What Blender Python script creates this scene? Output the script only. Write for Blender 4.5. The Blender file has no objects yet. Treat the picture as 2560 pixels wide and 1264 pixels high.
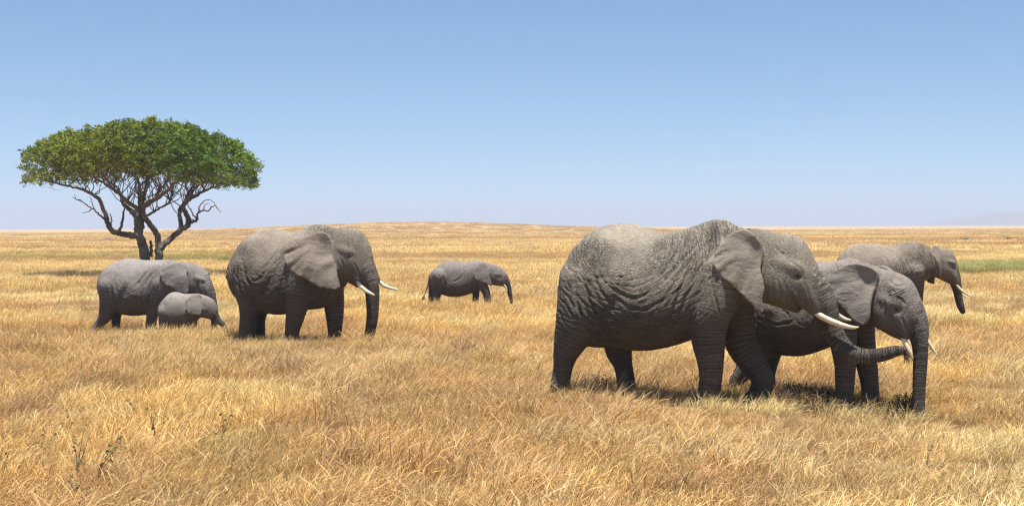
import bpy, math, random
import numpy as np
from mathutils import Matrix, Vector

# ------------------------------------------------------------------ camera, sky, sun, exposure
sc = bpy.context.scene
F = 3555.6            # focal length in pixels of the 2560 px wide photograph (50 mm on 36 mm)
H = 2.9               # camera height
ROLL = 0.0039
CX, CY = 1280.0, 566.0
cam = bpy.data.cameras.new("camera"); cam.lens = 50; cam.sensor_width = 36
cam.shift_y = -(632 - CY) / 2560.0
cam.clip_start = 0.2; cam.clip_end = 60000
co = bpy.data.objects.new("camera", cam); sc.collection.objects.link(co)
co.matrix_world = Matrix.Translation((0, 0, H)) @ Matrix.Rotation(math.radians(90), 4, 'X') @ Matrix.Rotation(-ROLL, 4, 'Z')
sc.camera = co

SUN_EL, SUN_AZ = 82.0, 160.0     # azimuth clockwise from +Y: sun behind and a little right of the camera
w = bpy.data.worlds.new("World"); sc.world = w; w.use_nodes = True
nt = w.node_tree; nt.nodes.clear()
sky = nt.nodes.new('ShaderNodeTexSky'); sky.sky_type = 'NISHITA'; sky.sun_disc = False
sky.sun_elevation = math.radians(SUN_EL); sky.sun_rotation = math.radians(SUN_AZ)
sky.altitude = 1600; sky.air_density = 1.0; sky.dust_density = 0.6; sky.ozone_density = 1.6
tc = nt.nodes.new('ShaderNodeTexCoord'); mp = nt.nodes.new('ShaderNodeMapping')
mp.inputs['Scale'].default_value = (1, 1, 1.2); mp.inputs['Location'].default_value = (0, 0, 0.065)
nt.links.new(tc.outputs['Generated'], mp.inputs['Vector']); nt.links.new(mp.outputs[0], sky.inputs[0])
hs = nt.nodes.new('ShaderNodeHueSaturation'); hs.inputs['Saturation'].default_value = 1.12; hs.inputs['Hue'].default_value = 0.494
bg = nt.nodes.new('ShaderNodeBackground'); bg.inputs[1].default_value = 0.085
wo = nt.nodes.new('ShaderNodeOutputWorld')
nt.links.new(sky.outputs[0], hs.inputs['Color']); nt.links.new(hs.outputs[0], bg.inputs[0]); nt.links.new(bg.outputs[0], wo.inputs[0])
sl = bpy.data.lights.new("sun", 'SUN'); sl.energy = 5.0; sl.angle = math.radians(0.53); sl.color = (1.0, 0.95, 0.87)
so = bpy.data.objects.new("sun", sl); sc.collection.objects.link(so)
e_, a_ = math.radians(SUN_EL), math.radians(SUN_AZ)
sdir = Vector((math.sin(a_) * math.cos(e_), math.cos(a_) * math.cos(e_), math.sin(e_)))
so.rotation_euler = sdir.to_track_quat('Z', 'Y').to_euler()
sc.view_settings.view_transform = 'Standard'; sc.view_settings.look = 'None'
sc.view_settings.exposure = 0.85; sc.view_settings.gamma = 1.0
sc.cycles.max_bounces = 6; sc.cycles.diffuse_bounces = 3; sc.cycles.transparent_max_bounces = 6
sc.cycles.volume_bounces = 0
sc.cycles.use_denoising = True; sc.cycles.filter_width = 1.3; sc.cycles.denoiser = 'OPENIMAGEDENOISE'
sc.cycles.denoising_input_passes = 'RGB_ALBEDO_NORMAL'; sc.cycles.denoising_prefilter = 'NONE'

rng = np.random.default_rng(7)
COL = sc.collection

# ------------------------------------------------------------------ helpers
def ray(px, py):
    dx, dy = px - CX, py - CY
    return (dx - ROLL * dy) / F, (dy + ROLL * dx) / F
def P(px, py, D):
    kx, ky = ray(px, py); return np.array([kx * D, D, H - ky * D])

def vnoise(x, y, seed=0):
    """cheap smooth value noise on numpy arrays, 0..1"""
    r = np.random.default_rng(seed).random((256, 256))
    xi = np.floor(x).astype(int); yi = np.floor(y).astype(int); fx = x - xi; fy = y - yi
    fx = fx * fx * (3 - 2 * fx); fy = fy * fy * (3 - 2 * fy)
    g = lambda i, j: r[i % 256, j % 256]
    return (g(xi, yi) * (1 - fx) + g(xi + 1, yi) * fx) * (1 - fy) + (g(xi, yi + 1) * (1 - fx) + g(xi + 1, yi + 1) * fx) * fy
def fbm(x, y, seed=0, o=4):
    s = 0; a = 0.5; t = 0
    for k in range(o):
        s = s + a * vnoise(x * 2 ** k + 17.3 * k, y * 2 ** k + 5.1 * k, seed + k); t += a; a *= 0.5
    return s / t
def sstep(a, b, x):
    t = np.clip((x - a) / (b - a), 0, 1); return t * t * (3 - 2 * t)

def terrain(x, y):
    x = np.asarray(x, float); y = np.asarray(y, float)
    h = 0.10 * (fbm(x * 0.16, y * 0.16, 3, 3) - 0.5) * sstep(400, 60, y)
    h = h - 0.42 * np.exp(-(((x - 6.3) / 2.0) ** 2 + ((y - 21.6) / 2.5) ** 2))
    h = h + 5.5 * np.exp(-np.abs((x + 50) / 100) ** 1.7) * np.exp(-(((y - 760) / 200) ** 2))
    h = h + 0.8 * (fbm(x * 0.004 + 9, y * 0.004, 8, 3) - 0.6) * sstep(300, 900, y) * sstep(4000, 2500, y)
    return h
def gz(x, y): return float(terrain(np.array([x]), np.array([y]))[0])

def mesh_obj(name, V, Fc, mat=None, parent=None, smooth=True, attrs=None):
    me = bpy.data.meshes.new(name)
    V = np.asarray(V, dtype=np.float32)
    if isinstance(Fc, np.ndarray):
        n, k = Fc.shape
        me.vertices.add(len(V)); me.vertices.foreach_set('co', V.ravel())
        me.loops.add(n * k); me.loops.foreach_set('vertex_index', Fc.astype(np.int32).ravel())
        me.polygons.add(n); me.polygons.foreach_set('loop_start', np.arange(0, n * k, k, dtype=np.int32))
        me.polygons.foreach_set('loop_total', np.full(n, k, dtype=np.int32))
        me.update(calc_edges=True)
    else:
        me.from_pydata([tuple(v) for v in V], [], Fc); me.update()
    me.polygons.foreach_set('use_smooth', [smooth] * len(me.polygons))
    for nme, (ty, arr) in (attrs or {}).items():
        a = me.attributes.new(nme, ty, 'POINT')
        a.data.foreach_set('vector' if ty == 'FLOAT_VECTOR' else 'value', np.asarray(arr, dtype=np.int32 if ty == 'INT' else np.float32).ravel())
    if mat: me.materials.append(mat)
    o = bpy.data.objects.new(name, me); COL.objects.link(o)
    if parent: o.parent = parent
    return o
def tag(o, label=None, cat=None, group=None, kind=None):
    if label: o['label'] = label
    if cat: o['category'] = cat
    if group: o['group'] = group
    if kind: o['kind'] = kind
    return o

def catmull(pts, n=6, closed=False):
    pts = np.asarray(pts, float); N = len(pts); out = []
    rngk = range(N) if closed else range(N - 1)
    for i in rngk:
        if closed: p0, p1, p2, p3 = pts[i - 1], pts[i], pts[(i + 1) % N], pts[(i + 2) % N]
        else: p0, p1, p2, p3 = pts[max(i - 1, 0)], pts[i], pts[i + 1], pts[min(i + 2, N - 1)]
        for t in np.arange(n) / n:
            out.append(0.5 * (2 * p1 + (p2 - p0) * t + (2 * p0 - 5 * p1 + 4 * p2 - p3) * t * t + (3 * p1 - p0 - 3 * p2 + p3) * t ** 3))
    if not closed: out.append(pts[-1])
    return np.array(out)

def tube(path, rad, sides=8, cap=True):
    """returns verts, quads of a tapered tube"""
    path = np.asarray(path, float); n = len(path)
    T = np.gradient(path, axis=0); T /= np.linalg.norm(T, axis=1)[:, None] + 1e-9
    ref = np.array([0.13, 0.31, 0.94]); V = []
    A = np.cross(T[0], ref); A /= np.linalg.norm(A) + 1e-9
    for i in range(n):
        A = A - T[i] * A.dot(T[i]); A /= np.linalg.norm(A) + 1e-9
        B = np.cross(T[i], A)
        th = np.arange(sides) * 2 * math.pi / sides
        V.append(path[i] + rad[i] * (np.cos(th)[:, None] * A + np.sin(th)[:, None] * B))
    V = np.concatenate(V)
    q = []
    for i in range(n - 1):
        a = i * sides + np.arange(sides); b = i * sides + (np.arange(sides) + 1) % sides
        q.append(np.stack([a, b, b + sides, a + sides], 1))
    q = np.concatenate(q)
    if cap:
        V = np.concatenate([V, [path[0]], [path[-1]]]); s = len(V)
        a = np.arange(sides); b = (a + 1) % sides
        q = np.concatenate([q, np.stack([b, a, np.full(sides, s - 2), np.full(sides, s - 2)], 1)[:, [0, 1, 2, 2]] if False else np.zeros((0, 4), int)])
        tri1 = [(int(b[k]), int(a[k]), s - 2) for k in range(sides)]
        e = (n - 1) * sides
        tri2 = [(int(a[k] + e), int(b[k] + e), s - 1) for k in range(sides)]
        return V, [tuple(int(v) for v in r) for r in q] + tri1 + tri2
    return V, q

# ------------------------------------------------------------------ materials
class NT:
    def __init__(s, name):
        s.m = bpy.data.materials.new(name); s.m.use_nodes = True; s.t = s.m.node_tree; s.t.nodes.clear()
        s.out = s.n('ShaderNodeOutputMaterial')
    def n(s, ty, **kw):
        x = s.t.nodes.new(ty)
        for k, v in kw.items(): setattr(x, k, v)
        return x
    def l(s, a, b): s.t.links.new(a, b)
    def put(s, v, inp):
        if hasattr(v, 'bl_idname') or hasattr(v, 'is_linked'): s.l(v, inp)
        else: inp.default_value = v
    def math(s, op, a, b=0.0, c=None, clamp=False):
        x = s.n('ShaderNodeMath', operation=op); x.use_clamp = clamp
        s.put(a, x.inputs[0]); s.put(b, x.inputs[1])
        if c is not None: s.put(c, x.inputs[2])
        return x.outputs[0]
    def vmul(s, v, sc3):
        x = s.n('ShaderNodeVectorMath', operation='MULTIPLY'); s.l(v, x.inputs[0]); x.inputs[1].default_value = sc3; return x.outputs[0]
    def vadd(s, a, b):
        x = s.n('ShaderNodeVectorMath', operation='ADD'); s.l(a, x.inputs[0]); s.l(b, x.inputs[1]); return x.outputs[0]
    def noise(s, v, scale, detail=2, rough=0.5, col=False):
        x = s.n('ShaderNodeTexNoise'); s.l(v, x.inputs['Vector']); x.inputs['Scale'].default_value = scale
        x.inputs['Detail'].default_value = detail; x.inputs['Roughness'].default_value = rough
        return x.outputs['Color' if col else 0]
    def mr(s, v, a, b, c=0.0, d=1.0, smooth=False):
        x = s.n('ShaderNodeMapRange'); s.l(v, x.inputs[0])
        if smooth: x.interpolation_type = 'SMOOTHSTEP'
        for i, q in enumerate((a, b, c, d)): x.inputs[1 + i].default_value = q
        return x.outputs[0]
    def mix(s, f, a, b):
        x = s.n('ShaderNodeMix', data_type='RGBA'); s.put(f, x.inputs[0])
        for v, i in ((a, 6), (b, 7)):
            if isinstance(v, tuple): x.inputs[i].default_value = (*v, 1) if len(v) == 3 else v
            else: s.l(v, x.inputs[i])
        return x.outputs[2]
    def attr(s, name, ty='GEOMETRY'):
        x = s.n('ShaderNodeAttribute'); x.attribute_name = name; x.attribute_type = ty; return x

def skin_material(name, base, dust_and_light, lo=(0.10, 0.088, 0.078), wr=1.0):
    s = NT(name)
    obj = s.n('ShaderNodeTexCoord').outputs['Object']
    wts = s.attr('wts').outputs['Vector']; fl = s.attr('flow').outputs['Vector']
    sx = s.n('ShaderNodeSeparateXYZ'); s.l(wts, sx.inputs[0]); wt, wk, wl = sx.outputs   # torso, trunk, leg
    we = s.attr('ear').outputs['Fac']
    warp = s.vmul(s.noise(obj, 1.3, 3, 0.5, True), (0.30, 0.25, 0.25))
    fw = s.vadd(fl, warp)
    # long creases that follow the fall of the skin
    n1 = s.noise(s.vmul(fw, (15, 2.6, 2.6)), 1.0, 2.5, 0.55)
    r1 = s.mr(s.math('ABSOLUTE', s.math('SUBTRACT', n1, 0.5)), 0.0, 0.085, 0, 1)
    n2 = s.noise(s.vmul(fw, (36, 8, 8)), 1.0, 2, 0.55)
    r2 = s.mr(s.math('ABSOLUTE', s.math('SUBTRACT', n2, 0.5)), 0.0, 0.10, 0, 1)
    # rings round trunk and legs, coordinate in flow.z
    cz = s.n('ShaderNodeCombineXYZ'); s.l(s.attr('ring').outputs['Fac'], cz.inputs[0])
    ow = s.vmul(s.noise(obj, 4.0, 2, 0.5, True), (0.05, 0.6, 0.0))
    rz = s.vadd(s.vmul(cz.outputs[0], (1, 1, 1)), ow)
    n3 = s.noise(s.vmul(rz, (34, 1.2, 0)), 1.0, 1.0, 0.5)
    r3 = s.mr(s.math('ABSOLUTE', s.math('SUBTRACT', n3, 0.5)), 0.0, 0.12, 0, 1)
    # crackle
    vo = s.n('ShaderNodeTexVoronoi', feature='DISTANCE_TO_EDGE'); vo.inputs['Scale'].default_value = 21
    s.l(s.vadd(obj, s.vmul(s.noise(obj, 9, 2, 0.6, True), (0.07, 0.07, 0.07))), vo.inputs['Vector'])
    r4 = s.mr(vo.outputs['Distance'], 0.0, 0.16, 0, 1)
    fine = s.noise(obj, 60, 3, 0.6)
    lump = s.noise(obj, 5.0, 3, 0.6)
    patch = s.mr(s.noise(obj, 1.4, 2, 0.5), 0.35, 0.65, 0.25, 1.0)
    h = s.math('MULTIPLY', s.math('MULTIPLY', r1, wt), s.math('MULTIPLY', patch, 0.50 * wr))
    h = s.math('MULTIPLY_ADD', s.math('MULTIPLY', r2, wt), 0.62 * wr, h)
    h = s.math('MULTIPLY_ADD', s.math('MULTIPLY', r3, wk), 1.6, h)
    h = s.math('MULTIPLY_ADD', s.math('MULTIPLY', r3, wl), 0.65 * wr, h)
    inv = s.math('SUBTRACT', 1.0, s.math('MULTIPLY', we, 0.93))
    ev = s.noise(s.vadd(s.vmul(obj, (5, 5, 9)), s.vmul(s.noise(obj, 3, 2, .5, True), (2, 2, 2))), 1.0, 4, 0.6)
    h = s.math('MULTIPLY_ADD', s.math('MULTIPLY', ev, we), 0.8, h)
    h = s.math('MULTIPLY_ADD', s.math('MULTIPLY', r4, inv), 0.15 * wr, h)
    h = s.math('MULTIPLY_ADD', fine, 0.14, h)
    h = s.math('MULTIPLY_ADD', s.math('MULTIPLY', lump, inv), 0.5, h)
    bp = s.n('ShaderNodeBump'); bp.inputs['Strength'].default_value = 1.0; bp.inputs['Distance'].default_value = 0.030
    s.l(h, bp.inputs['Height'])
    # colour: grey-brown skin, dried mud plus painted sunlit tone on upper parts, folds darkened by dirt and painted shade
    big = s.noise(obj, 1.7, 4, 0.6); med = s.noise(obj, 11, 4, 0.65)
    c = s.mix(s.mr(big, 0.3, 0.7), base, tuple(0.80 * x for x in base))
    dm = s.math('MULTIPLY', s.attr('dust_and_light').outputs['Fac'], s.math('MULTIPLY', s.mr(med, 0.25, 0.65, 0.55, 1.0), s.mr(big, 0.32, 0.58, 0.5, 1.0)), clamp=True)
    c = s.mix(dm, c, dust_and_light)
    c = s.mix(s.mr(fine, 0.45, 0.75, 0, 0.35), c, tuple(0.72 * x for x in base))
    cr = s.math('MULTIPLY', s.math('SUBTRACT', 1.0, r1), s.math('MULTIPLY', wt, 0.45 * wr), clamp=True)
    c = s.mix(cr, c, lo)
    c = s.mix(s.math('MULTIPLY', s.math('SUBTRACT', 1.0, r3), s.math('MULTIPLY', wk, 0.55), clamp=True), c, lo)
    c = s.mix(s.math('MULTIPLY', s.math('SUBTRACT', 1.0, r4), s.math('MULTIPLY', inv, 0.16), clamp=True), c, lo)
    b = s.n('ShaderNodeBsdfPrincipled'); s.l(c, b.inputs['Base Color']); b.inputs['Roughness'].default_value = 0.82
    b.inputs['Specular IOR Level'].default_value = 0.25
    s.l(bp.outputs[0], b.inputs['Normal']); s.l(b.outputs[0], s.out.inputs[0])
    return s.m

def plain(name, col, rough=0.7, var=0.25, scale=12, spec=0.3, bump=0.0):
    s = NT(name); obj = s.n('ShaderNodeTexCoord').outputs['Object']
    n = s.noise(obj, scale, 3, 0.6)
    c = s.mix(s.mr(n, 0.3, 0.7), col, tuple(x * (1 - var) for x in col))
    b = s.n('ShaderNodeBsdfPrincipled'); s.l(c, b.inputs['Base Color']); b.inputs['Roughness'].default_value = rough
    b.inputs['Specular IOR Level'].default_value = spec
    if bump:
        bp = s.n('ShaderNodeBump'); bp.inputs['Distance'].default_value = bump; s.l(n, bp.inputs['Height']); s.l(bp.outputs[0], b.inputs['Normal'])
    s.l(b.outputs[0], s.out.inputs[0]); return s.m

M_ivory = plain('ivory', (0.80, 0.69, 0.50), 0.45, 0.38, 6, 0.4, 0.004)
M_eye = plain('eye', (0.012, 0.008, 0.005), 0.12, 0.1, 5, 0.6)
M_hair = plain('tail hair', (0.012, 0.010, 0.009), 0.7, 0.3, 30)

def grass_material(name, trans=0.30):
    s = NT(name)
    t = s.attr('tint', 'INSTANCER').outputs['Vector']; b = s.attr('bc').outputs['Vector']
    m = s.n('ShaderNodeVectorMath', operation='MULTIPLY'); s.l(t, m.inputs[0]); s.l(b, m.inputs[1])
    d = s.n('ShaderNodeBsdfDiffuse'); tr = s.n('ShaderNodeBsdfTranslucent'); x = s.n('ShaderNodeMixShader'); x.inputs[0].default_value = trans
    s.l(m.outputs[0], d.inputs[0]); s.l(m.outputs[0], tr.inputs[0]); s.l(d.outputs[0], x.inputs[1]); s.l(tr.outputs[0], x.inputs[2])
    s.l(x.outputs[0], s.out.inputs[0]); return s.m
M_grass = grass_material('dry grass')

def leaf_material(name):
    s = NT(name); b = s.attr('bc').outputs['Vector']
    d = s.n('ShaderNodeBsdfPrincipled'); d.inputs['Roughness'].default_value = 0.6; d.inputs['Specular IOR Level'].default_value = 0.15
    tr = s.n('ShaderNodeBsdfTranslucent'); x = s.n('ShaderNodeMixShader'); x.inputs[0].default_value = 0.28
    s.l(b, d.inputs[0]); s.l(b, tr.inputs[0]); s.l(d.outputs[0], x.inputs[1]); s.l(tr.outputs[0], x.inputs[2])
    s.l(x.outputs[0], s.out.inputs[0]); return s.m
M_leaf = leaf_material('leaf')

def bark_material():
    s = NT('bark'); obj = s.n('ShaderNodeTexCoord').outputs['Object']
    n = s.noise(s.vmul(obj, (1, 1, 0.35)), 5, 4, 0.65); n2 = s.noise(obj, 1.3, 2)
    c = s.mix(s.mr(n, 0.35, 0.65), (0.15, 0.112, 0.082), (0.07, 0.052, 0.038))
    c = s.mix(s.mr(n2, 0.45, 0.7), c, (0.21, 0.175, 0.14))
    b = s.n('ShaderNodeBsdfPrincipled'); s.l(c, b.inputs['Base Color']); b.inputs['Roughness'].default_value = 0.9
    bp = s.n('ShaderNodeBump'); bp.inputs['Distance'].default_value = 0.04; s.l(n, bp.inputs['Height']); s.l(bp.outputs[0], b.inputs['Normal'])
    s.l(b.outputs[0], s.out.inputs[0]); return s.m
M_bark = bark_material()

def ground_material():
    s = NT('dry plain'); pos = s.n('ShaderNodeNewGeometry').outputs['Position']
    a = s.noise(s.vmul(pos, (0.010, 0.022, 0)), 1.0, 5, 0.62)
    b_ = s.noise(s.vmul(pos, (0.06, 0.11, 0)), 1.0, 4, 0.6)
    c_ = s.noise(s.vmul(pos, (1.1, 1.1, 0)), 1.0, 4, 0.7)
    c = s.mix(s.mr(a, 0.36, 0.62), (0.40, 0.270, 0.140), (0.46, 0.33, 0.165))
    c = s.mix(s.mr(b_, 0.5, 0.72, 0, 0.5), c, (0.29, 0.18, 0.095))
    c = s.mix(s.mr(c_, 0.45, 0.75, 0, 0.55), c, (0.30, 0.18, 0.085))
    # bare soil and thatch under the grass close by
    sx = s.n('ShaderNodeSeparateXYZ'); s.l(pos, sx.inputs[0])
    near = s.mr(sx.outputs[1], 60, 160, 1, 0)
    c = s.mix(s.math('MULTIPLY', near, 0.75), c, (0.22, 0.135, 0.07))
    b = s.n('ShaderNodeBsdfDiffuse'); s.l(c, b.inputs[0])
    bp = s.n('ShaderNodeBump'); bp.inputs['Distance'].default_value = 0.25; s.l(s.math('ADD', c_, b_), bp.inputs['Height']); s.l(bp.outputs[0], b.inputs['Normal'])
    s.l(b.outputs[0], s.out.inputs[0]); return s.m

# ------------------------------------------------------------------ ground and far hills
def build_ground():
    ys = np.concatenate([np.arange(-60, 8, 6), np.arange(8, 60, 0.6), 60 * 1.035 ** np.arange(0, 190)])
    ys = ys[ys < 9000]; ys = np.append(ys, 9500.0)
    ts = np.linspace(-1, 1, 181); ts = np.sign(ts) * (0.35 * np.abs(ts) + 0.65 * np.abs(ts) ** 2.2)
    V = []
    for y in ys:
        half = 45 + 1.1 * max(y, 0)
        x = ts * half; V.append(np.stack([x, np.full_like(x, y), terrain(x, np.full_like(x, y))], 1))
    V = np.concatenate(V); n = len(ts); m = len(ys)
    i, j = np.meshgrid(np.arange(m - 1), np.arange(n - 1), indexing='ij'); a = (i * n + j).ravel()
    o = mesh_obj('ground', V, np.stack([a, a + 1, a + n + 1, a + n], 1), ground_material())
    tag(o, kind='structure')
build_ground()

def build_far_hills():
    D = 7600.0
    prof = [(2330, 566), (2375, 557), (2400, 549), (2430, 541), (2460, 534), (2500, 527), (2540, 526), (2590, 529), (2680, 524), (2790, 533), (2900, 545), (3050, 556), (3200, 566)]
    pr = catmull([(x, y) for x, y in prof], 8)
    V = []; K = 13
    for k in range(K):
        t = k / (K - 1) * 2 - 1            # across the ridge
        for (x, y) in pr:
            kx, ky = ray(x, y); hh = max(-ky * D, 0) * math.cos(t * math.pi / 2) ** 1.3
            wob = 1 + 0.14 * (vnoise(np.array([x * 0.03]), np.array([k * 0.7]), 5)[0] - 0.5)
            V.append((kx * D, D + t * 1000, hh * (wob if k != K // 2 else 1) - 4))
    n = len(pr); i, j = np.meshgrid(np.arange(K - 1), np.arange(n - 1), indexing='ij'); a = (i * n + j).ravel()
    o = mesh_obj('hills', V, np.stack([a, a + 1, a + n + 1, a + n], 1), plain('hill scrub', (0.22, 0.17, 0.11), 0.9, 0.3, 0.001))
    tag(o, kind='structure')
build_far_hills()

# ------------------------------------------------------------------ elephants: signed distance field -> mesh
def surface_net(Fd, org, h):
    s = Fd < 0
    c = [s[i:s.shape[0] - 1 + i, j:s.shape[1] - 1 + j, k:s.shape[2] - 1 + k] for i in (0, 1) for j in (0, 1) for k in (0, 1)]
    al = c[0].copy(); an = c[0].copy()
    for q in c[1:]: al &= q; an |= q
    act = an & ~al
    idx = np.argwhere(act); vid = -np.ones(act.shape, np.int64); vid[act] = np.arange(len(idx))
    cor = np.array([(i, j, k) for i in (0, 1) for j in (0, 1) for k in (0, 1)])
    vals = np.stack([Fd[idx[:, 0] + a, idx[:, 1] + b, idx[:, 2] + g] for a, b, g in cor], 1)
    acc = np.zeros((len(idx), 3)); cnt = np.zeros(len(idx))
    for a in range(8):
        for b in range(a + 1, 8):
            if np.abs(cor[a] - cor[b]).sum() != 1: continue
            va, vb = vals[:, a], vals[:, b]; m = (va < 0) != (vb < 0)
            t = np.where(m, va / np.where(m, va - vb, 1), 0)
            acc += np.where(m[:, None], cor[a] + t[:, None] * (cor[b] - cor[a]), 0); cnt += m
    V = org + (idx + acc / cnt[:, None]) * h
    Q = []
    for ax in range(3):
        o1, o2 = [(1, 2), (2, 0), (0, 1)][ax]
        sl0 = [slice(None)] * 3; sl1 = [slice(None)] * 3; sl0[ax] = slice(0, -1); sl1[ax] = slice(1, None)
        A, B = s[tuple(sl0)], s[tuple(sl1)]
        e = np.argwhere(A != B)
        e = e[(e[:, o1] > 0) & (e[:, o2] > 0) & (e[:, o1] < s.shape[o1] - 1) & (e[:, o2] < s.shape[o2] - 1)]
        inside = A[e[:, 0], e[:, 1], e[:, 2]]
        def cell(d1, d2):
            q = e.copy(); q[:, o1] += d1; q[:, o2] += d2; return vid[q[:, 0], q[:, 1], q[:, 2]]
        q = np.stack([cell(-1, -1), cell(0, -1), cell(0, 0), cell(-1, 0)], 1)
        q[~inside] = q[~inside][:, ::-1]; Q.append(q)
    return V, np.concatenate(Q)

def smooth_vals(X, E, n, it, lam=0.5):
    deg = np.bincount(E.ravel(), minlength=n).astype(float); deg[deg == 0] = 1
    for _ in range(it):
        S = np.stack([np.bincount(E[:, 0], X[E[:, 1], k], n) + np.bincount(E[:, 1], X[E[:, 0], k], n) for k in range(X.shape[1])], 1)
        X = X + lam * (S / deg[:, None] - X)
    return X

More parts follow.
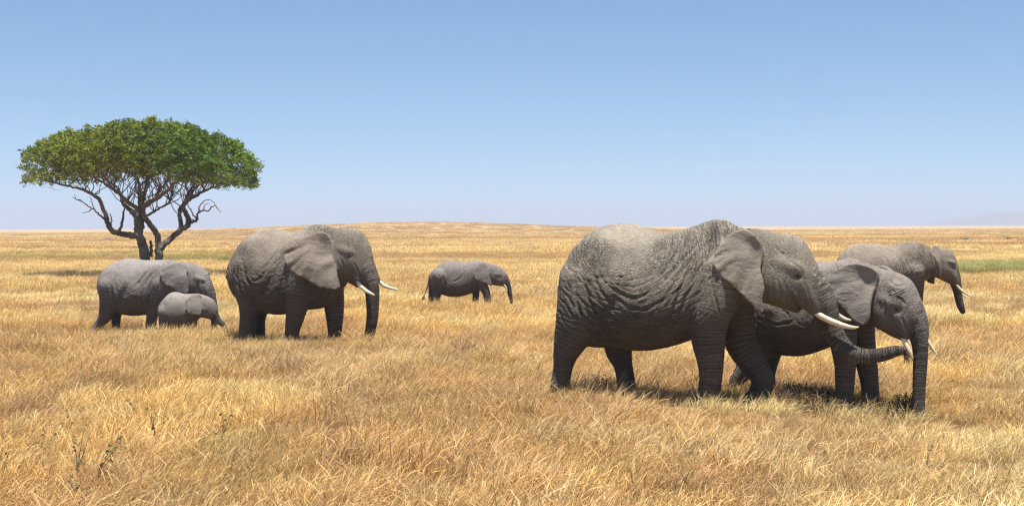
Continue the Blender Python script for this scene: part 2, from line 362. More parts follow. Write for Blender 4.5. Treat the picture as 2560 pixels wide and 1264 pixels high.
TORSO, HEAD, TRUNK, LEG, EAR = 0, 1, 2, 3, 4
def sag_lines(cx, cy, r0, r1, n, wd, dp, seed, sx=1.0, a0=-200, a1=5):
    """short skin folds hanging in arcs round the flank"""
    r = np.random.default_rng(seed); out = []
    for _ in range(n):
        rr = r.uniform(r0, r1); a = math.radians(r.uniform(a0, a1)); ln = r.uniform(.18, .55); dr = r.normal(0, .10); w_ = r.normal(0, .025, 5)
        pts = [(cx + sx * rr * (1 + dr * t + w_[i]) * math.cos(a + ln * t), cy - rr * (1 + dr * t + w_[i]) * math.sin(a + ln * t)) for i, t in enumerate((-1, -.5, 0, .5, 1))]
        out.append((pts, wd * r.uniform(.8, 1.3), dp * r.uniform(.4, 1.2)))
    return out
class Elephant:
    def __init__(s, px, D, yaw, h):
        kx, _ = ray(px, CY); s.A = np.array([kx * D, D]); s.g = gz(kx * D, D)
        y = math.radians(yaw); s.yaw = y; s.a = np.array([math.cos(y), math.sin(y)]); s.b = np.array([-math.sin(y), math.cos(y)])
        s.h = h; s.prims = []; s.D = D; s.fold = 0.0; s.creases = []
    def L(s, px, py, w=0.0):
        """image point + lateral offset -> local (u, w, z); z measured from the world origin level"""
        kx, ky = ray(px, py)
        u = (kx * (s.A[1] + w * s.b[1]) - s.A[0] - w * s.b[0]) / (s.a[0] - kx * s.a[1])
        Y = s.A[1] + u * s.a[1] + w * s.b[1]
        s.k = Y / F
        return np.array([u, w, H - ky * Y - s.g])
    def ground(s, u, w):
        q = s.A + u * s.a + w * s.b; return gz(q[0], q[1]) - s.g
    # primitive builders
    def loft(s, rows, cat=TORSO, k=0.05, egg=0.2, p=2.05, wc=0.0):
        R = []
        for x, t, b, hw in rows:
            T = s.L(x, t, wc); B = s.L(x, b, wc); R.append((T[0], T[2], B[2], hw))
        R = np.array(R)
        s.prims.append(('loft', cat, k, R, egg, p, wc))
    def chain(s, pts, cat=LEG, k=0.06, sq=1.0, sub=5, tag_=None):
        """pts: (px, py or 'G', r_px, w)"""
        out = []
        for x, y, r, w_ in pts:
            if y == 'G':
                q = s.L(x, 900, w_); z = s.ground(q[0], w_); out.append((q[0], w_, z + 0.0, r * s.k))
            else:
                q = s.L(x, y, w_); out.append((*q, r * s.k))
        c = catmull(out, sub)
        s.prims.append(('chain', cat, k, c, sq, tag_))
        return c
    def ell(s, x, y, w_, rx, rz, rw, ang=0.0, cat=TORSO, k=0.1, sub=False):
        q = s.L(x, y, w_); s.prims.append(('ell', cat, k, q, (rx * s.k, rw, rz * s.k), math.radians(ang), sub))
    def ear(s, poly, hinge, flare=(0.36, 0.62), side=-1, th=0.045, fold=0.014, ctr=None, k=0.02, w_pts=None, nf=9):
        """poly in px; w interpolated from (x, y, w) control points; folds fan out of ctr"""
        wp = w_pts; wm = side * 0.5 * (flare[0] + flare[1])
        P2 = np.array([s.L(x, y, wm)[[0, 2]] for x, y in poly]); P2 = catmull(P2, 4, True)
        CP = np.array([[*s.L(x, y, wv)[[0, 2]], wv] for x, y, wv in wp])
        c = s.L(ctr[0], ctr[1], wm)[[0, 2]]
        s.prims.append(('ear', EAR, k, P2, CP, c, th, fold, side, nf))
    def build(s, name, mat, label, group, flow_c, dust_and_light_fn=None, tusks=(), eyes=(), tail_hair=None):
        h = s.h
        # bounds
        lo = np.array([1e9] * 3); hi = -lo
        def ext(p, r):
            nonlocal lo, hi
            lo = np.minimum(lo, np.array(p) - r); hi = np.maximum(hi, np.array(p) + r)
        for pr in s.prims:
            if pr[0] == 'loft':
                R = pr[3]
                for u, t, b, hw in R: ext((u, pr[6], t), (0, hw, 0)); ext((u, pr[6], b), (0, hw, 0))
            elif pr[0] == 'chain':
                for c in pr[3]: ext(c[:3], c[3])
            elif pr[0] == 'ell' and not pr[6]: ext(pr[3], max(pr[4]) * 0.6)
            elif pr[0] == 'ear':
                for p in pr[3]: ext((p[0], pr[4][:, 2].mean(), p[1]), (0, 0.3, 0))
        lo -= 4 * h; hi += 4 * h
        n = np.ceil((hi - lo) / h).astype(int)
        U = lo[0] + np.arange(n[0]) * h; W = lo[1] + np.arange(n[1]) * h; Z = lo[2] + np.arange(n[2]) * h
        Fd = np.full(n, 0.5, np.float32); ID = np.zeros(n, np.int8)
        def box(l, h_):
            a = np.maximum(np.floor((np.array(l) - lo) / h).astype(int), 0); b = np.minimum(np.ceil((np.array(h_) - lo) / h).astype(int) + 1, n)
            return a, b
        def merge(sl, d, k, cat):
            A = Fd[sl]; d = d.astype(np.float32)
            I = ID[sl]; I[d < A] = cat
            q = np.maximum(k - np.abs(A - d), 0) / k
            Fd[sl] = np.minimum(A, d) - q * q * k * 0.25
        for pr in s.prims:
            kind, cat, k = pr[:3]; m = k + 0.12
            if kind == 'loft':
                R, egg, p, wc = pr[3:]
                # smooth interpolation along u
                cc = catmull(R, 8); cc = cc[np.argsort(cc[:, 0])]
                u0, u1 = R[0, 0], R[-1, 0]
                l, h_ = (u0 - m, wc - R[:, 3].max() - m, R[:, 2].min() - m), (u1 + m, wc + R[:, 3].max() + m, R[:, 1].max() + m)
                a, b = box(l, h_); sl = tuple(slice(a[i], b[i]) for i in range(3))
                u = U[sl[0]]; uc = np.clip(u, u0, u1)
                t = np.interp(uc, cc[:, 0], cc[:, 1]); bt = np.interp(uc, cc[:, 0], cc[:, 2]); hw = np.maximum(np.interp(uc, cc[:, 0], cc[:, 3]), 0.02)
                zc = ((t + bt) / 2)[:, None, None]; hz = np.maximum((t - bt) / 2, 0.02)[:, None, None]; hw = hw[:, None, None]
                z = Z[sl[2]][None, None, :] - zc; ww = W[sl[1]][None, :, None] - wc
                zn = np.clip(z / hz, -1, 1)
                hwe = hw * (1 - egg * zn - 0.04)
                rho = np.sqrt(z * z + ww * ww)
                r = (np.abs(ww / hwe) ** p + np.abs(z / hz) ** p) ** (1 / p)
                d = np.where(r > 0.05, rho - rho / np.maximum(r, 0.05), -np.minimum(hw, hz))
                d = np.maximum(d, -0.5)
                du = np.maximum(np.maximum(u0 - u, u - u1), 0)[:, None, None]
                d = np.where(du > 0, np.sqrt(np.maximum(d, 0) ** 2 + du ** 2) + np.minimum(d, 0) * 0, d)
                merge(sl, d + 0 * ww, k, cat)
            elif kind == 'chain':
                c, sq = pr[3], pr[4]
                for i in range(len(c) - 1):
                    A_, B_ = c[i], c[i + 1]; r = max(A_[3], B_[3])
                    l = np.minimum(A_[:3], B_[:3]) - r - m; h_ = np.maximum(A_[:3], B_[:3]) + r + m
                    a, b = box(l, h_)
                    if (b <= a).any(): continue
                    sl = tuple(slice(a[j], b[j]) for j in range(3))
                    X = U[sl[0]][:, None, None] - A_[0]; Y = (W[sl[1]][None, :, None] - A_[1]) / sq; Zz = Z[sl[2]][None, None, :] - A_[2]
                    v = (B_[:3] - A_[:3]) * np.array([1, 1 / sq, 1]); L2 = v.dot(v) + 1e-9
                    t = np.clip((X * v[0] + Y * v[1] + Zz * v[2]) / L2, 0, 1)
                    d = np.sqrt((X - t * v[0]) ** 2 + (Y - t * v[1]) ** 2 + (Zz - t * v[2]) ** 2) - (A_[3] + t * (B_[3] - A_[3]))
                    # inside one chain use a plain union, blend only with what was there before
                    if i == 0:
                        T = {}
                    T[i] = (sl, d)
                # accumulate chain in its own grid box
                l = np.min([np.array([x.start for x in q[0]]) for q in T.values()], 0); e = np.max([np.array([x.stop for x in q[0]]) for q in T.values()], 0)
                G = np.full(e - l, 9.0, np.float32)
                for sl_, d in T.values():
                    g = G[tuple(slice(sl_[j].start - l[j], sl_[j].stop - l[j]) for j in range(3))]; np.minimum(g, d, out=g)
                merge(tuple(slice(l[j], e[j]) for j in range(3)), G, k, cat)
            elif kind == 'ell':
                q, rr, ang, sub = pr[3:]; r = max(rr)
                a, b = box(q - r - m, q + r + m); sl = tuple(slice(a[j], b[j]) for j in range(3))
                X = U[sl[0]][:, None, None] - q[0]; Y = W[sl[1]][None, :, None] - q[1]; Zz = Z[sl[2]][None, None, :] - q[2]
                ca, sa = math.cos(ang), math.sin(ang); X2 = ca * X + sa * Zz; Z2 = -sa * X + ca * Zz
                k0 = np.sqrt((X2 / rr[0]) ** 2 + (Y / rr[1]) ** 2 + (Z2 / rr[2]) ** 2)
                k1 = np.sqrt((X2 / rr[0] ** 2) ** 2 + (Y / rr[1] ** 2) ** 2 + (Z2 / rr[2] ** 2) ** 2) + 1e-6
                d = k0 * (k0 - 1) / k1
                if sub:
                    A = Fd[sl]; dd = -d.astype(np.float32); qq = np.maximum(k - np.abs(A - dd), 0) / k
                    Fd[sl] = np.maximum(A, dd) + qq * qq * k * 0.25
                else: merge(sl, d, k, cat)
            elif kind == 'ear':
                P2, CP, c, th, fold, side, nf = pr[3:]
                l = (P2[:, 0].min() - 0.1, CP[:, 2].min() - 0.12, P2[:, 1].min() - 0.1); h_ = (P2[:, 0].max() + 0.1, CP[:, 2].max() + 0.12, P2[:, 1].max() + 0.1)
                a, b = box(l, h_); sl = tuple(slice(a[j], b[j]) for j in range(3))
                u = U[sl[0]][:, None]; z = Z[sl[2]][None, :]
                # 2-D signed distance to the outline
                d2 = np.full((u.shape[0], z.shape[1]), 1e9); ins = np.zeros(d2.shape, bool)
                for i in range(len(P2)):
                    p, q = P2[i], P2[(i + 1) % len(P2)]; v = q - p
                    t = np.clip(((u - p[0]) * v[0] + (z - p[1]) * v[1]) / (v.dot(v) + 1e-12), 0, 1)
                    d2 = np.minimum(d2, np.hypot(u - p[0] - t * v[0], z - p[1] - t * v[1]))
                    cr = ((p[1] > z) != (q[1] > z)) & (u < (q[0] - p[0]) * (z - p[1]) / (q[1] - p[1] + 1e-12) + p[0]); ins ^= cr
                d2 = np.where(ins, -d2, d2)
                tps = lambda q: 0.5 * q * np.log(q + 1e-9)
                nc = len(CP); Km = tps((CP[:, None, 0] - CP[None, :, 0]) ** 2 + (CP[:, None, 1] - CP[None, :, 1]) ** 2) + 0.01 * np.eye(nc)
                Pm = np.concatenate([np.ones((nc, 1)), CP[:, :2]], 1); Mm = np.block([[Km, Pm], [Pm.T, np.zeros((3, 3))]])
                sol = np.linalg.solve(Mm, np.concatenate([CP[:, 2], [0, 0, 0]]))
                ws = sol[nc] + sol[nc + 1] * u + sol[nc + 2] * z
                for q_ in range(nc): ws = ws + sol[q_] * tps((u - CP[q_, 0]) ** 2 + (z - CP[q_, 1]) ** 2)
                ws = np.clip(ws, CP[:, 2].min() - .03, CP[:, 2].max() + .03)
                th_ = np.arctan2(z - c[1], u - c[0]); rr = np.hypot(u - c[0], z - c[1])
                big = rr.max()
                ph = th_ * nf + 1.3 * np.sin(rr * 7 / big) + 2.5 * vnoise(th_ * 4 + 9, rr * 2 / big, 2)
                ws = ws + fold * (np.sin(ph) + 0.5 * np.sin(2.3 * ph + 1)) * sstep(0.25, 0.75, rr / big)
                gx, gzz = np.gradient(ws, h); nn = np.sqrt(1 + gx ** 2 + gzz ** 2)
                thk = th * (0.75 + 0.7 * sstep(0.6, 0.1, rr / big))
                dn = np.abs(W[sl[1]][None, :, None] - ws[:, None, :]) / nn[:, None, :] - thk[:, None, :] / 2
                dd = d2[:, None, :] + thk[:, None, :] * 0.3
                d = np.where((dn > 0) & (dd > 0), np.hypot(dn, dd), np.maximum(dn, dd)) - 0.004
                merge(sl, d, k, cat)
        V, Q = surface_net(Fd, lo, h)
        E = np.unique(np.sort(np.concatenate([Q[:, [0, 1]], Q[:, [1, 2]], Q[:, [2, 3]], Q[:, [3, 0]]]), 1), axis=0)
        nv = len(V)
        V = smooth_vals(V, E, nv, 2, 0.45)
        # per-vertex fields for the skin material
        ii = np.clip(np.round((V - lo) / h).astype(int), 0, n - 1); cid = ID[ii[:, 0], ii[:, 1], ii[:, 2]]
        ring = np.zeros(nv); best = np.full(nv, 1e9)
        for pr in s.prims:
            if pr[0] != 'chain' or pr[1] not in (TRUNK, LEG): continue
            c = pr[3]; sarc = np.concatenate([[0], np.cumsum(np.linalg.norm(np.diff(c[:, :3], axis=0), axis=1))])
            m = np.ones(nv, bool)
            for i in range(len(c) - 1):
                v = c[i + 1, :3] - c[i, :3]; L2 = v.dot(v) + 1e-9
                t = np.clip(((V - c[i, :3]) @ v) / L2, 0, 1)
                d = np.linalg.norm(V - c[i, :3] - t[:, None] * v, axis=1) - c[i, 3] + (0 if pr[1] == TRUNK else 0.03)
                mm = d < best; best[mm] = d[mm]; ring[mm] = (sarc[i] + t * math.sqrt(L2))[mm] + (0 if pr[1] == TRUNK else 7)
        fc = s.L(*flow_c, -0.4)
        du = (V[:, 0] - fc[0]); dz = (V[:, 2] - fc[2]) * 1.15
        rad = np.hypot(du, dz); the = np.arctan2(dz, du)
        # keep the seam of the angle on the top of the back
        wt = np.stack([np.isin(cid, (TORSO,)) * 1.0 + (cid == LEG) * 0.25, (cid == TRUNK) * 1.0, (cid == LEG) * 1.0, (cid == EAR) * 1.0, (cid == HEAD) * 1.0], 1)
        wt = smooth_vals(wt, E, nv, 8, 0.6)
        wts = wt[:, :3].copy(); wts[:, 0] += 0.3 * wt[:, 4]
        zt = V[:, 2].max()
        du_ = sstep(0.38 * zt, 0.85 * zt, V[:, 2]) * (0.80 + 0.20 * wt[:, 0]) if dust_and_light_fn is None else dust_and_light_fn(V, zt, wt)  # by height: dusty back, also painted lit top over dark underside
        sth = np.sin(the); wts[:, 0] *= (1 - .85 * sstep(.15, .6, sth) * sstep(1.7, 1.0, rad)) * (.15 + .85 * sstep(.15, .6, rad))
        if s.fold:
            # real folds of loose skin on flank and shoulder
            nrm = np.zeros((nv, 3)); fn = np.cross(V[Q[:, 2]] - V[Q[:, 0]], V[Q[:, 3]] - V[Q[:, 1]])
            for c_ in range(4):
                for a_x in range(3): nrm[:, a_x] += np.bincount(Q[:, c_], fn[:, a_x], nv)
            nrm /= np.linalg.norm(nrm, axis=1)[:, None] + 1e-9
            wob = .22 * (fbm(V[:, 0] * 1.3 + 30, V[:, 2] * 1.3 + 30, 77, 2) - .5)
            disp = 0
            for fr, am, sd_ in ((7.5, 1.0, 12), (14, .55, 13)):
                n_ = vnoise((rad + wob) * fr + 60, the * 1.1 * fr / 7.5 + 40 + V[:, 1].clip(-9, 0) * 0, sd_)
                disp = disp + am * np.exp(-(np.abs(n_ - .5) / .07) ** 2)
            V = V - nrm * (disp * s.fold * np.clip(wts[:, 0], 0, 1) * sstep(.35, .75, rad) * (.35 + .9 * sstep(.3, .6, fbm(V[:, 0] * .9 + 3, V[:, 2] * .9 + 8, 5, 2))))[:, None]
        if s.creases:
            nrm = np.zeros((nv, 3)); fn = np.cross(V[Q[:, 2]] - V[Q[:, 0]], V[Q[:, 3]] - V[Q[:, 1]])
            for c_ in range(4):
                for a_x in range(3): nrm[:, a_x] += np.bincount(Q[:, c_], fn[:, a_x], nv)
            nrm /= np.linalg.norm(nrm, axis=1)[:, None] + 1e-9
            ok = (V[:, 1] < -.05) & (cid != EAR) & (wt[:, 3] < .2); tot = np.zeros(nv)
            wx = V[:, 0] + .03 * (vnoise(V[:, 0] * 6 + 50, V[:, 2] * 6 + 50, 61) - .5); wz = V[:, 2] + .03 * (vnoise(V[:, 0] * 6 + 80, V[:, 2] * 6 + 20, 62) - .5)
            for cp, wd, dp in s.creases:
                c2 = catmull(np.array([s.L(x, y, -.5)[[0, 2]] for x, y in cp]), 4); bl = c2.min(0) - .15; bh = c2.max(0) + .15
                J = np.where(ok & (wx > bl[0]) & (wx < bh[0]) & (wz > bl[1]) & (wz < bh[1]))[0]
                if not len(J): continue
                X_, Z_ = wx[J], wz[J]; dist = np.full(len(J), 9.0); tt = np.zeros(len(J))
                for i in range(len(c2) - 1):
                    v = c2[i + 1] - c2[i]; L2 = v.dot(v) + 1e-9; t = np.clip(((X_ - c2[i, 0]) * v[0] + (Z_ - c2[i, 1]) * v[1]) / L2, 0, 1)
                    d_ = np.hypot(X_ - c2[i, 0] - t * v[0], Z_ - c2[i, 1] - t * v[1]); m = d_ < dist; dist[m] = d_[m]; tt[m] = ((i + t) / (len(c2) - 1))[m]
                fade = sstep(0, .25, tt) * sstep(1, .75, tt)
                tot[J] += dp * fade * (np.exp(-(dist / wd) ** 2) - .45 * np.exp(-((dist - 2.0 * wd) / wd) ** 2))
            V = V - nrm * (tot * ok)[:, None]
        flow = np.stack([rad, np.cos(the) * 0.8, np.sin(the) * 0.8], 1)
        root = bpy.data.objects.new('elephant', None); COL.objects.link(root); root.empty_display_size = 0.3
        root.location = (s.A[0], s.A[1], s.g); root.rotation_euler = (0, 0, s.yaw)
        tag(root, label, 'elephant', group)
        mesh_obj('body', V, Q, mat, root, True, {'wts': ('FLOAT_VECTOR', wts), 'flow': ('FLOAT_VECTOR', flow), 'ear': ('FLOAT', wt[:, 3]), 'ring': ('FLOAT', ring), 'dust_and_light': ('FLOAT', du_)})
        for tk in tusks:
            pts = []
            for x, y, r, w_ in tk: q = s.L(x, y, w_); pts.append((*q, r * s.k))
            c = catmull(pts, 6); c[:, 3] = np.maximum(c[:, 3], 0.004)
            # rounded tip
            d = c[-1, :3] - c[-2, :3]; d /= np.linalg.norm(d) + 1e-9
            tip = [np.append(c[-1, :3] + d * c[-1, 3] * f_, c[-1, 3] * g_) for f_, g_ in ((0.5, 0.86), (0.85, 0.5), (1.0, 0.12))]
            c = np.concatenate([c, tip])
            Vt, Ft = tube(c[:, :3], c[:, 3], 12); mesh_obj('tusk', Vt, Ft, M_ivory, root)
        for x, y, w_, r in eyes:
            q = s.L(x, y, w_)
            # push the ball onto the skin: march from outside along +w until the field is negative
            iu, iz = int(round((q[0] - lo[0]) / h)), int(round((q[2] - lo[2]) / h))
            col = Fd[iu, :, iz]; neg = np.where(col < 0)[0]
            ws_ = lo[1] + (neg[0] if w_ < 0 else neg[-1]) * h if len(neg) else w_
            th = np.linspace(0, math.pi, 9); phh = np.arange(14) * 2 * math.pi / 14
            Ve = np.array([(q[0] + r * math.sin(t) * math.cos(p_), ws_ + (0.30 * r if w_ < 0 else -0.3 * r) + r * math.cos(t), q[2] + r * 0.8 * math.sin(t) * math.sin(p_)) for t in th for p_ in phh])
            i, j = np.meshgrid(np.arange(8), np.arange(14), indexing='ij'); a = (i * 14 + j).ravel(); b = (i * 14 + (j + 1) % 14).ravel()
            mesh_obj('eye', Ve, np.stack([a, a + 14, b + 14, b], 1), M_eye, root)
        if tail_hair:
            VV = []; FF = []; r2 = np.random.default_rng(5)
            x, y, w_, ln = tail_hair; q = s.L(x, y, w_)
            for i in range(26):
                d = r2.normal(0, 0.28, 3); d[2] = -1; d[0] += -0.2; ln_ = ln * r2.uniform(0.5, 1)
                p = np.array([q + r2.normal(0, 0.008, 3), q + d * ln_ * 0.5, q + d * ln_ + np.array([0, 0, 0])])
                v, f = tube(p, [0.006, 0.005, 0.002], 4); b0 = sum(len(z_) for z_ in VV); VV.append(v); FF += [tuple(t + b0 for t in g) for g in f]
            mesh_obj('tail_hair', np.concatenate(VV), FF, M_hair, root)
        return root

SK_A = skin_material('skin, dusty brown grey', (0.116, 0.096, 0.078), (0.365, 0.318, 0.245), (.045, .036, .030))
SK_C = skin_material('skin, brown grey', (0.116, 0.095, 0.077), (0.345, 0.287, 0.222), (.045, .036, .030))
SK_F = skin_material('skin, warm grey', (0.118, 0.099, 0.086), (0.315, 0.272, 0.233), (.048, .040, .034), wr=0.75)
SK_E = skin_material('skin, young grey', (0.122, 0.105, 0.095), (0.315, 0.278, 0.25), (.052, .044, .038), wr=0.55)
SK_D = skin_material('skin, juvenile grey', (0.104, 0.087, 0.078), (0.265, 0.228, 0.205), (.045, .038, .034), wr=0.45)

HERD = 'elephants walking through the dry grass'
def elephant_big():
    s = Elephant(1590, 23.42, -12, 0.02); s.fold = .007
    s.loft([(1396, 712, 765, .10), (1404, 690, 800, .30), (1423, 652, 838, .46), (1451, 602, 860, .58), (1479, 577, 867, .64), (1518, 562, 869, .70), (1566, 557.5, 875, .75),
            (1597, 562, 876, .77), (1629, 575, 875, .78), (1661, 581, 869, .77), (1696, 576, 860, .72), (1736, 564, 845, .63), (1767, 552.5, 826, .54), (1795, 547.5, 800, .45), (1819, 552, 780, .38),
            (1850, 567, 762, .33), (1880, 573, 752, .30), (1915, 577, 745, .28)], egg=0.27, p=2.0)
    s.ell(1800, 705, -.30, 62, 100, .26, -8, k=.18); s.ell(1800, 705, .30, 62, 100, .26, -8, k=.18)
    s.ell(1475, 690, -.34, 62, 85, .26, 10, k=.18); s.ell(1475, 690, .34, 62, 85, .26, 10, k=.18)
    s.chain([(1448, 700, 52, -.32), (1447, 780, 56, -.33), (1432, 835, 46, -.34), (1415, 880, 32, -.34), (1408, 915, 25, -.34), (1403, 945, 24, -.33), (1400, 970, 26, -.33), (1400, 'G', 28, -.33)], k=.10)
    s.chain([(1500, 740, 60, .32), (1540, 830, 42, .33), (1547, 877, 33, .33), (1556, 906, 25, .32), (1563, 940, 23, .32), (1568, 'G', 26, .32)], k=.08)
    s.chain([(1800, 680, 48, -.36), (1785, 760, 52, -.38), (1773, 800, 49, -.38), (1771, 846, 43, -.37), (1776, 900, 34, -.36), (1777, 940, 29, -.36), (1774, 975, 29, -.36), (1772, 'G', 33, -.36)], k=.09)
    s.chain([(1835, 700, 46, .34), (1842, 790, 44, .36), (1853, 855, 41, .36), (1880, 903, 35, .36), (1904, 940, 29, .36), (1905, 965, 28, .36), (1896, 986, 27, .36), (1884, 1004, 28, .36)], k=.08)
    for sd in (-1, 1):
        s.ell(1612, 640, sd * .92, 70, 62, .22, -10, k=.25, sub=True)      # hollow before the hip
        s.ell(1700, 770, sd * .88, 16, 90, .12, -14, k=.14, sub=True)      # behind the elbow
        s.ell(1512, 790, sd * .86, 14, 90, .14, -32, k=.14, sub=True)      # before the thigh
        s.ell(1500, 628, sd * .36, 46, 34, .12, 15, k=.22)                 # hip bone
        s.ell(1775, 620, sd * .28, 16, 70, .14, -10, k=.12)                # shoulder blade spine
    # neck and head
    s.loft([(1868, 575, 755, .26), (1890, 574, 757, .32), (1915, 576, 757, .34), (1952, 584, 767, .35), (1985, 588, 772, .35), (2006, 598, 772, .33), (2023, 619, 768, .29), (2036, 645, 760, .25), (2048, 672, 745, .2)], cat=HEAD, k=.08, egg=0.22, p=2.3)
    s.chain([(1995, 680, 44, 0), (2030, 715, 40, 0), (2050, 748, 38, 0), (2064, 778, 32, 0), (2074, 808, 28, 0), (2090, 843, 26, -.02), (2109, 868, 23.5, -.08), (2135, 885, 21.5, -.12), (2168, 890, 18.5, -.14), (2205, 886, 17.5, -.14), (2235, 878, 15, -.14), (2257, 875, 11, -.14)], cat=TRUNK, k=.07)
    for sd in (-1, 1):
        s.chain([(1985, 668, 20, sd * .20), (2005, 705, 24, sd * .19), (2024, 745, 23, sd * .18), (2038, 772, 17, sd * .17)], cat=HEAD, k=.06)
        s.ell(1978, 668, sd * .25, 40, 14, .09, -25, cat=HEAD, k=.10)        # brow
        s.ell(1945, 712, sd * .24, 34, 42, .10, 0, cat=HEAD, k=.08)          # cheek
        s.ell(1966, 626, sd * .41, 30, 22, .09, -20, cat=HEAD, k=.12, sub=True)  # temple hollow
        s.ell(1995, 690, sd * .41, 13, 9, .10, -20, cat=HEAD, k=.06, sub=True)
        s.ell(1992, 680, sd * .29, 14, 4.5, .05, -20, cat=HEAD, k=.02)
    s.chain([(1930, 735, 26, 0), (1960, 753, 17, 0), (1992, 775, 8, 0)], cat=HEAD, k=.05, sq=1.5)
    poly = [(1854, 570), (1831, 580), (1813, 593), (1798, 613), (1788, 634), (1781, 654), (1788, 669), (1803, 689), (1821, 704), (1843, 725), (1864, 745), (1881, 763), (1897, 779), (1905, 783), (1912, 777), (1911, 763), (1908, 748), (1913, 722), (1909, 697), (1903, 672), (1908, 650), (1911, 626), (1902, 604), (1888, 586), (1872, 573)]
    for sd in (-1, 1):
        wp = [(1905, 610, sd * .33), (1906, 660, sd * .36), (1884, 588, sd * .50), (1854, 572, sd * .48), (1897, 630, sd * .36), (1870, 640, sd * .56), (1905, 700, sd * .50), (1860, 610, sd * .50), (1813, 595, sd * .54), (1781, 654, sd * .66), (1830, 660, sd * .62), (1843, 725, sd * .66), (1880, 700, sd * .58), (1905, 783, sd * .60), (1911, 722, sd * .52), (1908, 750, sd * .56), (1880, 762, sd * .66)]
        if sd > 0: wp = [(x, y, w_ * .96) for x, y, w_ in wp]
        s.ear(poly, None, side=sd, ctr=(1925, 610), w_pts=wp, fold=.020, nf=17)
    s.creases = [(c, w_, d_) for w_, d_, L_ in (
        (.026, .015, [[(1790, 590), (1745, 640), (1712, 700), (1690, 760), (1680, 800)], [(1775, 600), (1735, 640), (1700, 690), (1668, 740), (1640, 775)], [(1800, 612), (1760, 660), (1728, 720), (1706, 770), (1700, 830), (1712, 855)],
                      [(1752, 598), (1715, 640), (1680, 680), (1650, 715)], [(1660, 745), (1620, 770), (1580, 765), (1540, 740)], [(1640, 718), (1600, 742), (1560, 735), (1520, 710)], [(1480, 640), (1490, 690), (1515, 740), (1550, 772)],
                      [(1460, 660), (1465, 710), (1485, 760), (1502, 820), (1480, 862)], [(1438, 680), (1445, 740), (1462, 800)], [(1745, 770), (1732, 820), (1746, 872)], [(1700, 620), (1672, 660), (1655, 690)], [(1765, 690), (1745, 740), (1735, 790)]]),
        (.018, .014, [[(1735, 850), (1775, 858), (1812, 850)], [(1742, 872), (1775, 878), (1806, 872)], [(1780, 700), (1792, 750), (1800, 790)], [(1398, 720), (1420, 735), (1445, 770)], [(1398, 745), (1420, 760), (1440, 795)], [(1390, 900), (1412, 908), (1432, 898)]]),
        (.016, .010, [[(1925, 655), (1936, 700), (1930, 745)], [(1942, 690), (1950, 725), (1946, 755)], [(1962, 700), (1966, 735)], [(2008, 700), (2020, 735), (2030, 772)], [(1975, 655), (1995, 668), (2012, 690)], [(1930, 610), (1945, 630), (1965, 640)]]),
        (.028, .050, [[(1972, 728), (1986, 756), (2006, 784), (2020, 795)]])) for c in L_]
    s.creases += sag_lines(1572, 635, 55, 250, 190, .015, .0072, 1)
    s.build('elephant', SK_A, 'largest and nearest elephant, dusty and wrinkled, stretching its trunk to its neighbour', HERD, (1572, 622),
            tusks=[[(2026, 768, 6, -.19), (2038, 780, 7.2, -.20), (2064, 796, 8, -.24), (2102, 811, 6.8, -.26), (2130, 818, 4.8, -.26), (2146, 817, 1.6, -.25)],
                   [(2080, 778, 5, .19), (2097, 789, 6, .21), (2112, 797, 5, .22), (2126, 799.5, 2.2, .22)]],
            eyes=[(1995, 689, -.33, .044), (1995, 689, .33, .044)])
elephant_big()

